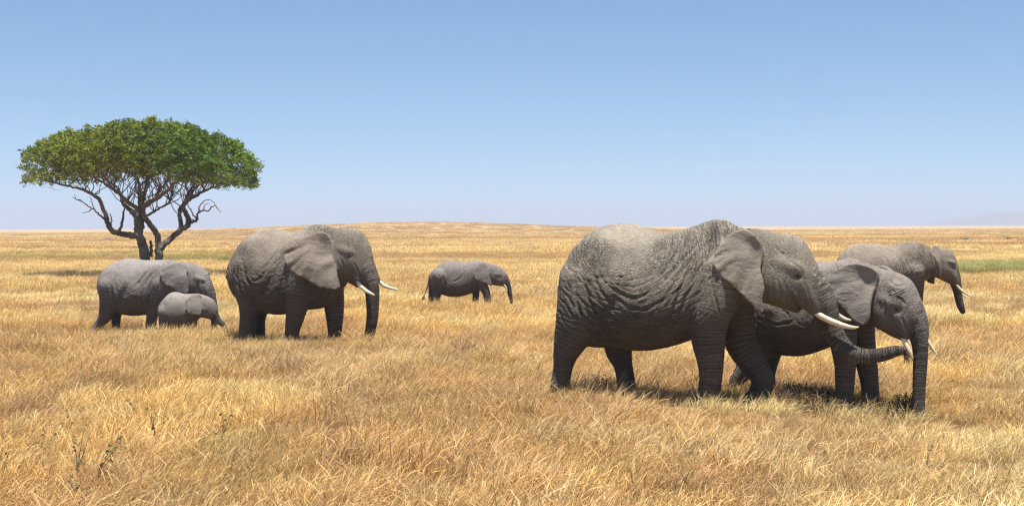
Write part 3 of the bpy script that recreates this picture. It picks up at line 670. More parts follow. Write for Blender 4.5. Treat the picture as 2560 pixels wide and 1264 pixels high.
def elephant_feeding():
    s = Elephant(2100, 23.75, -34, 0.02); s.fold = .004
    s.loft([(1872, 770, 830, .10), (1882, 735, 862, .30), (1910, 692, 882, .42), (1950, 664, 887, .50), (2000, 652, 890, .54), (2040, 652, 880, .54), (2071, 653, 868, .52), (2095, 650, 852, .48), (2123, 645, 832, .42), (2142, 648, 812, .36), (2166, 658, 800, .28), (2190, 667, 795, .24)], egg=0.25)
    s.ell(2112, 730, -.24, 42, 70, .20, 0, k=.14); s.ell(2112, 730, .24, 42, 70, .20, 0, k=.14)
    s.chain([(2105, 750, 40, -.26), (2106, 830, 36, -.28), (2110, 880, 30, -.28), (2113, 915, 26.5, -.28), (2112, 960, 24, -.28), (2111, 990, 23.5, -.28), (2111, 'G', 26, -.28)], k=.08)
    s.chain([(2150, 780, 36, .24), (2158, 850, 30, .26), (2167, 910, 26.5, .26), (2173, 950, 23, .26), (2176, 980, 22, .26), (2176, 'G', 24, .26)], k=.08)
    s.chain([(1925, 770, 46, -.28), (1905, 850, 38, -.28), (1885, 895, 28, -.28), (1862, 930, 22, -.28), (1844, 952, 21, -.28), (1842, 962, 20, -.28)], k=.09)
    s.chain([(1935, 790, 42, .26), (1925, 870, 32, .26), (1915, 930, 24, .26), (1915, 'G', 25, .26)], k=.09)
    s.chain([(1874, 770, 7, 0), (1858, 840, 4.5, 0), (1846, 900, 3.4, 0), (1838, 924, 3, 0), (1832, 926, 2.6, 0)], cat=TORSO, k=.04)
    s.loft([(2165, 660, 802, .20), (2190, 667, 808, .26), (2213, 674, 825, .28), (2237, 679, 838, .28), (2261, 689, 842, .27), (2277, 701, 838, .25), (2289, 720, 825, .22), (2299, 745, 808, .16)], cat=HEAD, k=.07, egg=0.15, p=2.3)
    s.chain([(2245, 735, 40, 0), (2262, 765, 38, 0), (2277, 792, 32, 0), (2290, 822, 25, 0), (2298, 850, 21.5, 0), (2301, 880, 19, 0), (2300, 920, 17.5, 0), (2298, 960, 16.5, 0), (2297, 1000, 15.5, 0), (2298, 1030, 15, 0), (2299, 1078, 14.5, 0)], cat=TRUNK, k=.06)
    for sd in (-1, 1):
        s.chain([(2240, 765, 20, sd * .17), (2252, 800, 21, sd * .16), (2262, 838, 13, sd * .145)] if sd < 0 else [(2290, 765, 18, .16), (2302, 800, 18, .16), (2312, 838, 11, .145)], cat=HEAD, k=.05)
        s.ell(2226, 756, sd * .24, 28, 10, .06, -22, cat=HEAD, k=.08)
        s.ell(2205, 790, sd * .20, 24, 28, .08, 0, cat=HEAD, k=.07)
        s.ell(2222, 722, sd * .34, 24, 17, .07, -25, cat=HEAD, k=.10, sub=True)
        s.ell(2238, 774, sd * .325, 13, 9, .08, -20, cat=HEAD, k=.035, sub=True)
        s.ell(2237, 766, sd * .24, 11, 3.6, .045, -15, cat=HEAD, k=.015)
    s.chain([(2200, 800, 20, 0), (2230, 825, 14, 0), (2256, 843, 8, 0)], cat=HEAD, k=.05, sq=1.5)
    poly = [(2140, 655), (2114, 660), (2090, 672), (2076, 684), (2067, 698), (2073, 722), (2083, 743), (2102, 760), (2118, 776), (2133, 793), (2147, 807), (2161, 814), (2171, 805), (2177, 788), (2176, 762), (2177, 734), (2182, 712), (2187, 690), (2180, 675), (2163, 662)]
    s.ear(poly, None, side=-1, ctr=(2192, 690), fold=.012, nf=13, w_pts=[(2186, 690, -.26), (2183, 715, -.27), (2176, 745, -.40), (2140, 656, -.45), (2165, 664, -.42), (2171, 712, -.29), (2152, 715, -.47), (2100, 668, -.50), (2067, 698, -.56), (2120, 720, -.54), (2110, 770, -.60), (2150, 770, -.54), (2161, 814, -.55), (2178, 675, -.28)])
    s.ear([(2172, 668), (2190, 664), (2209, 661), (2226, 665), (2240, 674), (2250, 684), (2235, 705), (2205, 720), (2160, 700)], None, side=1, ctr=(2230, 700), fold=.006, nf=10,
          w_pts=[(2240, 690, .28), (2209, 663, .42), (2172, 690, .5), (2226, 668, .38)])
    s.creases = [(c, .018, .012) for c in ([(2195, 745), (2200, 770), (2196, 800)], [(2240, 790), (2248, 815), (2256, 842)], [(2215, 800), (2235, 826), (2256, 850)], [(2225, 742), (2240, 750), (2252, 765)], [(2205, 700), (2225, 715), (2250, 715)])]
    s.creases += sag_lines(1985, 700, 50, 190, 60, .017, .007, 4)
    s.build('elephant', SK_F, 'young elephant whose mouth is touched by the biggest elephant\'s trunk', HERD, (1990, 700),
            tusks=[[(2255, 835, 6, -.16), (2260, 848, 7, -.17), (2270, 871, 6.4, -.19), (2278, 888, 4.6, -.20), (2282, 896, 1.8, -.20)],
                   [(2310, 836, 5, .16), (2318, 850, 5.2, .17), (2330, 869, 4.2, .19), (2341, 886, 1.6, .20)]],
            eyes=[(2239, 773, -.3, .040), (2239, 773, .3, .040)])
elephant_feeding()

def elephant_middle():
    s = Elephant(750, 34.9, -18, 0.026); s.fold = .006
    s.loft([(575, 662, 695, .10), (582, 642, 720, .30), (598, 614, 748, .46), (624, 588, 768, .60), (652, 576, 779, .68), (678, 571, 785, .73), (701, 573, 787, .75), (724, 580, 783, .75), (749, 576, 777, .70), (772, 566, 774, .61), (800, 559, 768, .50), (823, 565, 755, .40), (838, 571, 738, .34), (862, 574, 715, .30)], egg=0.27, p=2.0)
    s.ell(757, 665, -.30, 42, 72, .26, -6, k=.18); s.ell(757, 665, .30, 42, 72, .26, -6, k=.18)
    s.ell(632, 660, -.34, 42, 58, .26, 10, k=.18); s.ell(632, 660, .34, 42, 58, .26, 10, k=.18)
    s.ell(795, 745, 0, 34, 24, .26, 0, k=.10)
    for sd in (-1, 1):
        s.ell(712, 630, sd * .92, 42, 40, .22, -10, k=.22, sub=True)
        s.ell(704, 712, sd * .86, 11, 60, .12, -14, k=.14, sub=True)
        s.ell(654, 730, sd * .86, 10, 60, .14, -30, k=.14, sub=True)
        s.ell(645, 618, sd * .36, 32, 22, .12, 15, k=.22)
    s.chain([(618, 665, 36, -.33), (621, 720, 35, -.34), (623, 760, 27, -.34), (621, 792, 22, -.34), (619, 825, 21.5, -.34), (619, 'G', 24, -.34)], k=.10)
    s.chain([(645, 700, 40, .32), (648, 760, 28, .32), (642, 795, 22, .32), (640, 'G', 23, .32)], k=.08)
    s.chain([(757, 650, 34, -.38), (748, 700, 36, -.40), (743, 745, 32, -.40), (740, 780, 25.5, -.38), (734, 808, 21, -.38), (730, 832, 18.5, -.38), (729, 'G', 21, -.38)], k=.09)
    s.chain([(822, 680, 36, .34), (832, 735, 28, .36), (836, 775, 24, .36), (837, 815, 19, .36), (837, 842, 17, .36), (837, 'G', 19, .36)], k=.08)
    s.chain([(578, 655, 6, 0), (571, 672, 5, 0), (569, 686, 4, 0)], cat=TORSO, k=.03)
    s.loft([(838, 572, 695, .26), (852, 570, 696, .31), (866, 569.5, 697, .33), (885, 571, 700, .34), (898, 575, 704, .33), (908, 585, 704, .30), (917, 599, 702, .26), (924, 615, 697, .21), (929, 638, 688, .14)], cat=HEAD, k=.08, egg=0.12, p=2.3)
    s.chain([(898, 640, 28, 0), (908, 665, 27, 0), (918, 688, 24.5, 0), (927, 712, 20.5, 0), (931, 735, 18, 0), (931.5, 765, 16, 0), (930.5, 795, 14.5, 0), (926, 825, 13.5, 0), (921, 850, 13, 0)], cat=TRUNK, k=.07)
    for sd in (-1, 1):
        s.chain([(886, 640, 13, -.20), (893, 665, 15, -.18), (896, 690, 13, -.17), (894, 702, 10, -.165)] if sd < 0 else [(915, 640, 13, .20), (925, 665, 14, .18), (936, 690, 11, .17), (944, 700, 8, .165)], cat=HEAD, k=.05)
        s.ell(866, 627, sd * .26, 22, 8, .07, -18, cat=HEAD, k=.10)
        s.ell(852, 660, sd * .24, 18, 24, .09, 0, cat=HEAD, k=.08)
        s.ell(866, 602, sd * .43, 20, 14, .09, -20, cat=HEAD, k=.12, sub=True)
        s.ell(874, 640, sd * .42, 10, 8, .10, -20, cat=HEAD, k=.06, sub=True)
        s.ell(872, 633, sd * .29, 8, 3, .05, -20, cat=HEAD, k=.02)
    s.chain([(858, 685, 13, 0), (878, 700, 9, 0), (896, 714, 5.5, 0)], cat=HEAD, k=.04, sq=1.5)
    poly = [(800, 577), (786, 579), (765, 589), (744, 603), (726, 616), (719, 629), (720, 646), (731, 665), (741, 678), (756, 687), (775, 698), (794, 709), (809, 718), (824, 721), (843, 724), (851, 722), (852, 711), (845, 692), (837, 669), (828, 646), (824, 625), (820, 600), (812, 583)]
    wpn = [(820, 600, -.30), (830, 645, -.33), (808, 584, -.385), (820, 642, -.355), (828, 668, -.42), (790, 625, -.52), (786, 582, -.44), (765, 600, -.52), (719, 640, -.68), (770, 650, -.68), (756, 687, -.74), (815, 660, -.56), (820, 700, -.64), (851, 722, -.56), (794, 709, -.72)]
    s.ear(poly, None, side=-1, ctr=(838, 600), w_pts=wpn, fold=.026, nf=17)
    s.ear([(x + 42, y) for x, y in poly], None, side=1, ctr=(880, 600), w_pts=[(x + 42, y, -w_ * .9) for x, y, w_ in wpn], fold=.016, nf=15) if False else None
    s.creases = [(c, w_, d_) for w_, d_, L_ in (
        (.030, .022, [[(735, 600), (712, 640), (698, 690), (690, 750)], [(745, 640), (722, 680), (708, 730), (704, 765), (712, 786)], [(688, 705), (650, 714), (618, 692)], [(690, 640), (665, 690), (632, 704)], [(598, 655), (606, 710), (625, 750), (652, 782)],
                      [(612, 640), (624, 690), (644, 722)], [(700, 620), (680, 655), (664, 675)], [(722, 690), (716, 725), (720, 760)]]),
        (.022, .016, [[(712, 790), (738, 795), (764, 788)], [(583, 690), (600, 705), (612, 735)], [(842, 640), (850, 665), (848, 690)], [(880, 655), (886, 680), (892, 706)]]),
        (.03, .05, [[(866, 690), (880, 704), (896, 716)]])) for c in L_]
    s.creases += sag_lines(668, 640, 30, 150, 110, .019, .009, 2)
    s.build('elephant', SK_C, 'large tusked elephant left of centre, wide fan ear, trunk hanging straight down', HERD, (668, 635),
            tusks=[[(888, 697, 4.5, -.17), (894.6, 705, 5.5, -.18), (904, 717, 5.6, -.20), (916, 727, 4.6, -.22), (928, 733.5, 3.4, -.22), (936, 737, 1.4, -.22)],
                   [(938, 694, 4, .17), (948, 703, 4.6, .18), (961, 714, 4.4, .20), (978, 720, 3.8, .22), (993, 723, 2.2, .23)]],
            eyes=[(874, 640, -.3, .048), (874, 640, .3, .048)], tail_hair=(569, 684, 0, .16))
elephant_middle()

def elephant_mother():
    s = Elephant(390, 38.2, -5, 0.028)
    s.loft([(245, 698, 718, .08), (251, 686, 738, .26), (267, 668, 762, .42), (289, 655, 780, .52), (313, 647, 787, .58), (334, 646, 789, .61), (361, 649.5, 787, .61), (390, 649.5, 782, .56), (415, 649.5, 772, .48), (442, 652, 757, .38), (469, 657, 738, .28)], egg=0.12)
    s.ell(398, 705, -.24, 26, 45, .22, 0, k=.14); s.ell(278, 710, -.24, 26, 36, .24, 8, k=.14)
    s.ell(345, 690, -.78, 34, 26, .2, 0, k=.2, sub=True); s.ell(366, 745, -.66, 8, 36, .1, -14, k=.12, sub=True); s.ell(300, 745, -.66, 8, 36, .12, -25, k=.12, sub=True)
    s.chain([(275, 715, 29, -.28), (271, 755, 22, -.28), (265, 785, 18, -.28), (253, 803, 12.5, -.28), (243, 815, 10.5, -.28), (236, 826, 10, -.28)], k=.08)
    s.chain([(292, 740, 26, .26), (290, 785, 14, .26), (290, 810, 10.5, .26), (290, 'G', 11, .26)], k=.07)
    s.chain([(397, 710, 26, -.28), (388, 755, 19, -.28), (380, 790, 14, -.28), (375, 'G', 13, -.28)], k=.07)
    s.chain([(410, 720, 24, .28), (412, 770, 18, .28), (414, 'G', 13, .28)], k=.07)
    s.loft([(450, 655, 738, .22), (469, 656.5, 740, .28), (484, 659, 741, .30), (496, 663, 741, .30), (508, 669, 741, .28), (518, 683, 741, .25), (527, 701, 740, .18)], cat=HEAD, k=.07, egg=0.12, p=2.3)
    s.chain([(500, 700, 24, 0), (514, 722, 21, 0), (524, 742, 16.5, 0), (531, 764, 12.5, 0), (537, 785, 10, 0), (545, 801, 8.6, -.02), (557, 810, 7.2, -.04), (565, 824, 6.4, -.05)], cat=TRUNK, k=.06)
    for sd in (-1, 1):
        s.chain([(505, 708, 11, sd * .19), (512, 725, 12, sd * .17), (517, 742, 10, sd * .15)], cat=HEAD, k=.05)
        s.ell(499, 697, sd * .255, 14, 5.5, .05, -20, cat=HEAD, k=.08)
        s.ell(499, 684, sd * .40, 13, 9, .08, -20, cat=HEAD, k=.09, sub=True)
        s.ell(506, 707, sd * .37, 8, 6, .08, -10, cat=HEAD, k=.08, sub=True)
    poly = [(444, 655), (430, 656), (420, 660), (407, 668), (398, 681), (404, 698), (412, 711), (434, 723), (439, 731), (458, 735), (470, 733), (469, 708), (466, 692), (464, 676), (458, 662)]
    s.ear(poly, None, side=-1, ctr=(468, 668), fold=.013, nf=12, w_pts=[(464, 672, -.27), (450, 657, -.3), (455, 690, -.44), (430, 665, -.42), (398, 681, -.52), (420, 700, -.50), (440, 728, -.50), (469, 715, -.40)])
    s.ear([(490, 672), (505, 670), (516, 674), (524, 675), (526, 688), (512, 700), (492, 695)], None, side=1, ctr=(500, 690), fold=.004, nf=8, w_pts=[(495, 685, .28), (524, 676, .46), (526, 688, .46)])
    s.creases = [(c, .030, .019) for c in ([(395, 668), (370, 700), (358, 740), (362, 778)], [(386, 690), (375, 730), (372, 765)], [(275, 690), (283, 740), (292, 782)], [(372, 672), (352, 700), (340, 720)], [(490, 700), (486, 725)], [(500, 715), (506, 735)])]
    s.creases += sag_lines(325, 690, 25, 95, 36, .022, .009, 3)
    s.build('elephant', SK_E, 'grey cow elephant without visible tusks standing behind the calf in front of the tree', HERD, (325, 690), eyes=[(505, 705, -.28, .034)])
elephant_mother()

def elephant_calf():
    s = Elephant(470, 36.6, -6, 0.018)
    s.loft([(396, 765, 785, .06), (402, 756, 802, .19), (413, 743, 812, .26), (423, 734, 818, .31), (434, 729.5, 820, .33), (446, 730.5, 820, .34), (461, 734, 818, .32), (478, 734, 814, .27), (490, 735, 804, .22), (502, 737, 792, .17)], egg=0.1)
    s.chain([(411, 780, 16, -.16), (410, 802, 13, -.16), (409, 'G', 10, -.16)], k=.05)
    s.chain([(424, 785, 14, .15), (426, 808, 10, .15), (428, 'G', 9, .15)], k=.05)
    s.chain([(466, 780, 14, -.16), (466, 802, 11, -.16), (465, 'G', 9, -.16)], k=.05)
    s.chain([(482, 785, 12, .15), (484, 808, 9, .15), (486, 'G', 9, .15)], k=.05)
    s.loft([(486, 735, 790, .14), (498, 735, 792, .18), (513, 738, 795, .20), (525, 743.5, 797, .19), (535, 751, 796, .16), (541, 762, 792, .10)], cat=HEAD, k=.05, egg=0.1, p=2.3)
    s.chain([(525, 768, 16, 0), (531, 780, 13, 0), (535, 793, 10, 0), (536, 806, 8.2, 0), (534, 820, 7.2, -.01), (531, 832, 6.5, -.02)], cat=TRUNK, k=.04)
    for sd in (-1, 1):
        s.ell(512, 773, sd * .165, 8, 3.5, .03, -20, cat=HEAD, k=.04)
        s.ell(515, 780, sd * .225, 6, 5, .05, -10, cat=HEAD, k=.03, sub=True)
    s.ear([(481, 734), (469, 738), (461, 747), (457, 757), (460, 767), (462, 778), (469, 785), (478, 787), (488, 789), (496, 786), (498, 776), (495, 763), (493, 752), (493, 742), (489, 735)], None, side=-1, ctr=(496, 745), th=.032, fold=.010, nf=9,
          w_pts=[(493, 745, -.17), (492, 760, -.24), (475, 745, -.26), (457, 757, -.34), (478, 770, -.33), (470, 785, -.36), (497, 782, -.28)])
    s.build('elephant', SK_E, 'small calf half sunk in the tall grass, smallest of the herd', HERD, (437, 760), eyes=[(515.5, 780.5, -.2, .024)])
elephant_calf()

def elephant_lone():
    s = Elephant(1165, 50, -3, 0.03)
    s.loft([(1073, 686, 698, .06), (1080, 677, 716, .22), (1091, 666, 728, .33), (1106, 656.5, 736, .40), (1121, 652, 741, .43), (1134, 650.5, 742, .45), (1147, 653.5, 742, .45), (1159, 655, 739, .44), (1172, 653.5, 735, .41), (1191, 651.5, 728, .36), (1203, 652, 720, .30), (1216, 656, 712, .24)], egg=0.12)
    s.ell(1140, 690, -.58, 22, 18, .16, 0, k=.16, sub=True); s.ell(1178, 712, -.5, 5, 24, .08, -14, k=.1, sub=True); s.ell(1114, 712, -.5, 5, 24, .1, -20, k=.1, sub=True)
    s.chain([(1098, 690, 19, -.22), (1096, 715, 15, -.22), (1092, 738, 10.5, -.22), (1091, 'G', 9, -.22)], k=.07)
    s.chain([(1086, 700, 14, .2), (1080, 730, 9, .2), (1078, 'G', 8, .2)], k=.07)
    s.chain([(1200, 695, 15, -.24), (1208, 716, 12.5, -.24), (1217, 736, 9.5, -.24), (1220, 'G', 8.5, -.24)], k=.07)
    s.chain([(1192, 700, 14, .22), (1190, 730, 9, .22), (1188, 'G', 8, .22)], k=.07)
    s.chain([(1075, 690, 3.4, 0), (1071, 708, 2.4, 0), (1066, 725, 2.0, 0), (1060, 740, 1.6, 0)], cat=TORSO, k=.03)
    s.loft([(1211, 655, 707, .17), (1223, 658, 710, .22), (1236, 661, 713, .24), (1251, 667, 715, .24), (1261, 677, 715, .20), (1268, 690, 712, .12)], cat=HEAD, k=.06, egg=0.12, p=2.3)
    s.chain([(1256, 692, 13, 0), (1264, 703, 10.5, 0), (1270, 716, 8, 0), (1274, 730, 6.2, 0), (1277, 745, 5, 0), (1279, 757, 4, 0)], cat=TRUNK, k=.05)
    for sd in (-1, 1):
        s.ell(1243, 687, sd * .205, 8, 3.2, .04, -20, cat=HEAD, k=.06)
        s.ell(1248, 693, sd * .27, 5.5, 5, .07, -10, cat=HEAD, k=.04, sub=True)
        s.ell(1240, 675, sd * .29, 9, 6, .06, -20, cat=HEAD, k=.05, sub=True)
    s.ear([(1201, 655), (1192, 664), (1184, 674), (1179, 682), (1183, 691), (1192, 701), (1203, 704), (1215, 710), (1229, 716), (1231, 714), (1228, 702), (1223, 686), (1220, 672), (1214, 659)], None, side=-1, ctr=(1222, 668), th=.04, fold=.013, nf=11,
          w_pts=[(1219, 670, -.22), (1214, 686, -.34), (1200, 665, -.34), (1180, 682, -.42), (1200, 695, -.42), (1229, 714, -.36), (1224, 692, -.28), (1203, 704, -.43)])
    s.creases = [(c, .032, .018) for c in ([(1188, 690), (1178, 715), (1182, 738)], [(1106, 685), (1112, 712), (1124, 738)], [(1165, 672), (1150, 695), (1130, 705)])]
    s.creases += sag_lines(1128, 690, 15, 60, 24, .026, .009, 5)
    s.build('elephant', SK_D, 'half grown elephant walking alone in the centre, thin tail hanging free', HERD, (1128, 690),
            tusks=[[(1260, 711, 1.6, -.16), (1265, 718, 2.1, -.17), (1268, 727, 1.2, -.18)]], eyes=[(1248.5, 692, -.24, .028)], tail_hair=(1060, 738, 0, .22))
elephant_lone()

def elephant_far_right():
    s = Elephant(2200, 38.2, -5, 0.028)
    s.loft([(2094, 645, 675, .10), (2103, 633, 702, .30), (2119, 618, 730, .44), (2143, 609, 745, .53), (2167, 607.5, 752, .58), (2193, 609, 755, .60), (2216, 614.5, 752, .60), (2238, 613, 748, .57), (2264, 606, 742, .49), (2288, 604, 722, .38), (2309, 610, 704, .30), (2326, 617, 694, .24), (2342, 622, 690, .22)], egg=0.2)
    s.ell(2275, 665, -.24, 30, 50, .22, 0, k=.14)
    s.ell(2215, 665, -.78, 40, 34, .2, 0, k=.2, sub=True)
    s.chain([(2280, 680, 30, -.28), (2286, 725, 19, -.28), (2290, 765, 14, -.28), (2290, 'G', 13, -.28)], k=.08)
    s.chain([(2290, 690, 22, .28), (2293, 735, 15, .28), (2285, 'G', 13, .28)], k=.08)
    s.chain([(2125, 690, 30, -.28), (2120, 745, 20, -.28), (2116, 'G', 14, -.28)], k=.08)
    s.chain([(2140, 700, 28, .28), (2146, 750, 18, .28), (2150, 'G', 14, .28)], k=.08)
    s.loft([(2335, 621, 692, .20), (2350, 620.5, 698, .25), (2362, 621.5, 704, .27), (2372, 623, 708, .27), (2380, 628, 710, .24), (2387, 640, 710, .19), (2392, 655, 707, .12)], cat=HEAD, k=.06, egg=0.12, p=2.3)
    s.chain([(2376, 668, 18, 0), (2384, 690, 16.5, 0), (2390, 710, 13.5, 0), (2394, 730, 11, 0), (2398, 752, 9.8, 0), (2403, 768, 8.8, 0), (2407, 778, 7, 0)], cat=TRUNK, k=.05)
    for sd in (-1, 1):
        s.chain([(2378, 675, 9, sd * .18), (2384, 692, 10, sd * .17), (2390, 708, 7, sd * .15)], cat=HEAD, k=.04)
        s.ell(2380, 655, sd * .23, 12, 4, .06, -20, cat=HEAD, k=.04)
        s.ell(2374, 642, sd * .32, 12, 8, .07, -20, cat=HEAD, k=.05, sub=True)
        s.ell(2384, 666, sd * .29, 6, 6, .08, -10, cat=HEAD, k=.04, sub=True)
    s.ear([(2345, 613), (2336, 611), (2326, 617), (2321, 632), (2331, 645), (2338, 658), (2344, 671), (2348, 684), (2347, 708), (2350, 709), (2352, 693), (2357, 673), (2356, 651), (2357, 636), (2355, 622)], None, side=-1, ctr=(2358, 630), th=.05, fold=.02, nf=7,
          w_pts=[(2356, 630, -.24), (2356, 660, -.34), (2336, 612, -.42), (2322, 632, -.62), (2340, 655, -.62), (2349, 700, -.50)])
    s.ear([(2310, 665), (2330, 660), (2337, 685), (2336, 702), (2335, 711), (2328, 710), (2316, 704), (2308, 690)], None, side=1, ctr=(2335, 660), th=.05, fold=.01, nf=7, w_pts=[(2330, 662, .26), (2320, 700, .42), (2336, 705, .40)])
    s.creases += sag_lines(2170, 670, 20, 130, 50, .023, .010, 6, a0=-120, a1=20)
    s.build('elephant', SK_C, 'rightmost elephant, standing in the distance with its narrow folded ear', HERD, (2170, 680),
            tusks=[[(2384, 703, 2.6, -.17), (2390, 710, 3.2, -.18), (2401, 723, 3.2, -.20), (2415, 734, 2.6, -.22), (2430, 741, 1.0, -.22)],
                   [(2398, 728, 2.4, .17), (2405, 736, 2.4, .18), (2417, 744, 1.0, .2)]], eyes=[(2384.5, 664, -.26, .03)])
elephant_far_right()

# ------------------------------------------------------------------ umbrella tree
def build_tree():
    D0 = 85.0; base = P(379, 690, D0); base[2] = gz(base[0], base[1])
    root = bpy.data.objects.new('umbrella_tree', None); COL.objects.link(root); root.location = base
    tag(root, 'lone flat-topped green tree with a forked trunk standing behind the elephant cow', 'tree')
    k = D0 / F
    def pt(x, y, dy): return P(x, y, D0) + np.array([0, dy, 0]) - base
    limbs = [  # (px, py, radius px, depth offset m)
        [(372, 700, 22, 0), (366, 665, 15, 0), (360, 625, 14.5, 0), (351, 592, 12, -.2), (331, 587, 9, -.6), (306, 582, 8, -1), (291, 570, 7.5, -1.4), (288, 552, 7, -1.6), (281, 520, 6, -2), (274, 499, 5.5, -2.2), (249, 481, 4.2, -2.6), (221, 471, 3.4, -3), (178, 459, 2.6, -3.3), (142, 450, 1.8, -3.5)],
        [(351, 592, 12, -.2), (344, 560, 10.5, 0), (338, 540, 9, .2), (320, 526, 7, .6), (299, 511, 6, 1), (284, 481, 5, 1.4), (262, 460, 3.6, 1.9), (220, 440, 2.4, 2.6)],
        [(349, 580, 10, 0), (350, 548, 9, .4), (342, 510, 7, .8), (333, 480, 5, 1.4), (325, 450, 3.6, 2), (300, 420, 2.5, 3)],
        [(388, 700, 20, .2), (395, 665, 12, .2), (395, 625, 12, .3), (390, 592, 9, .4), (377, 567, 8.5, .4), (362, 545, 8, .2), (356, 524, 8.5, 0), (374, 511, 7, -.6), (409, 495, 6, -1.4), (438, 481, 5, -2), (460, 463, 4, -2.4), (490, 440, 2.6, -3)],
        [(356, 524, 8.5, 0), (354, 500, 6.5, .3), (357, 478, 5.5, .5), (362, 448, 4, .4), (372, 410, 3, 0)],
        [(352, 530, 7, 0), (330, 505, 6, -1), (312, 480, 5, -1.8), (290, 460, 3.8, -2.6), (260, 440, 2.6, -3.4)],
        [(396, 622, 11, .3), (413, 604, 8.6, .5), (438, 580, 8.4, .8), (459, 559, 8.2, 1.2), (454, 535, 7.5, 1.2), (449, 513, 6.6, 1.0), (473, 495, 5, .6), (498, 484, 4.2, 0), (534, 470, 3.2, -.6), (570, 457, 2.4, -1.2), (612, 448, 1.6, -1.8)],
        [(440, 578, 8, .8), (441, 560, 7, 1.2), (432, 524, 6, 1.8), (444, 499, 5, 2.2), (452, 471, 4, 2.6), (470, 440, 3, 3.4)],
        [(449, 513, 5, 1.0), (462, 490, 4.4, 1.6), (470, 465, 3.4, 2.2), (500, 440, 2.4, 3)],
        [(362, 540, 4, .2), (385, 522, 3.4, 1), (405, 505, 3, 1.6), (412, 480, 2.4, 2), (410, 450, 2, 2.4)],
        [(366, 515, 5, 0), (384, 490, 4, .6), (392, 465, 3, 1.2), (410, 435, 2, 2)],
        [(374, 640, 6, .2), (377, 616, 4.5, .1), (376, 603, 3.5, 0)]]
    dead = [[(461, 558, 5, 1.2), (480, 552, 4, .6), (491, 549, 3.6, .2), (498, 530, 2.6, -.2), (523, 527, 2.0, -.6), (545, 514, 1.3, -1), (562, 531, .7, -1.2)],
            [(491, 549, 3, .2), (480, 530, 2, 0), (474, 512, 1.4, -.4), (470, 500, .8, -.6)], [(498, 530, 2.2, -.2), (507, 512, 1.6, -.6), (535, 500, 1.1, -.9), (556, 528, .7, -1.3)],
            [(484, 552, 2.4, .5), (473, 545, 1.6, .2), (468, 530, 1, 0)], [(510, 528, 1.6, -.4), (520, 512, 1.1, -.7), (532, 508, .6, -1)],
            [(289, 556, 4, -1.6), (275, 540, 2.8, -1.9), (256, 522, 2, -2.1), (235, 506, 1.5, -2.3), (214, 495, .8, -2.5)],
            [(256, 522, 1.8, -2.1), (250, 530, 1.2, -2.3), (236, 532, .7, -2.4)], [(262, 528, 1.8, -2), (256, 508, 1.2, -2.1), (252, 494, .8, -2.2)],
            [(306, 582, 4.5, -1), (318, 560, 4, -1.2), (322, 540, 3.2, -1.3), (328, 522, 2, -1.4)], [(292, 570, 3, -1.4), (298, 552, 2, -1.6), (294, 535, 1.2, -1.7)], [(235, 506, 1.3, -2.3), (222, 500, .9, -2.5), (218, 488, .6, -2.5)]]
    nodes = []; paths = []
    for L in limbs + dead:
        c = catmull([(*pt(x, y, d), r * k * .84) for x, y, r, d in L], 6)
        # knobbly limbs
        jit = rng.normal(0, 0.024, (len(c), 3)); jit[0] = 0; c[:, :3] += jit
        paths.append((c, 10 if L[0][2] > 8 else 6))
    for L in range(len(limbs) - 1): nodes.append(paths[L][0][-22:])
    N = np.concatenate(nodes); NP = N[:, :3]; NR = N[:, 3]
    # crown: dome, outline traced, rounded in depth
    top = np.array([(53, 405), (68, 375), (93, 358), (135, 335), (175, 322), (214, 314), (263, 307), (300, 297), (338, 293), (380, 290), (427, 293), (481, 302), (534, 326), (570, 338), (605, 352), (627, 385), (645, 400), (655, 418)], float)
    bot = np.array([(53, 430), (60, 452), (71, 460), (125, 458), (178, 452), (249, 447), (320, 440), (392, 438), (463, 446), (534, 462), (605, 466), (641, 470), (652, 450), (656, 430)], float)
    cx_, half = 355.0, 290.0; DEP = 5.8
    def crown_z(t, v):
        """t: image x, v: -1..1 depth; returns z of top and underside"""
        r = math.sqrt(max(1 - v * v, 0.0)); xx = cx_ + (t - cx_) / max(r, 0.12)
        tt = np.interp(xx, top[:, 0], top[:, 1]); bb = np.interp(xx, bot[:, 0], bot[:, 1]); mid = 425.0
        return mid + (tt - mid) * (0.35 + 0.65 * r), mid + (bb - mid) * (0.6 + 0.4 * r) - 4 * (1 - r)
    tips = []; r3 = np.random.default_rng(11)
    while len(tips) < 5000:
        v = r3.uniform(-1, 1); R = math.sqrt(1 - v * v); x = cx_ + half * R * r3.uniform(-1, 1)
        tz, bz = crown_z(x, v)
        f = r3.random(); f = f ** 1.9 if r3.random() < 0.72 else r3.uniform(0, 1)
        edge = abs(x - cx_) / half / max(R, .1)
        y = tz + (bz - tz) * f
        if f > 0.85 and edge < 0.6 and r3.random() < 0.45: continue
        p = pt(x, y, v * DEP)
        # clumpiness
        cl = vnoise(np.array([p[0] * 0.9 + 50]), np.array([p[1] * 0.9 + p[2] * 1.3 + 50]), 21)[0]
        if cl < 0.36 and r3.random() < 0.85: continue
        p = p + r3.normal(0, 0.10, 3)
        if f < .12: p[2] += 0.55 * (vnoise(np.array([p[0] * 1.6 + 9]), np.array([p[1] * 1.6 + 9]), 4)[0] - 1.15)
        tips.append(p)
    tips = np.array(tips)
    # boughs: greedy attachment of a subset, then twigs to each tip
    sub = tips[r3.choice(len(tips), 950, replace=False)] - np.array([0, 0, .25])
    order = np.argsort(np.min(np.linalg.norm(sub[:, None] - NP[None], axis=2), axis=1))
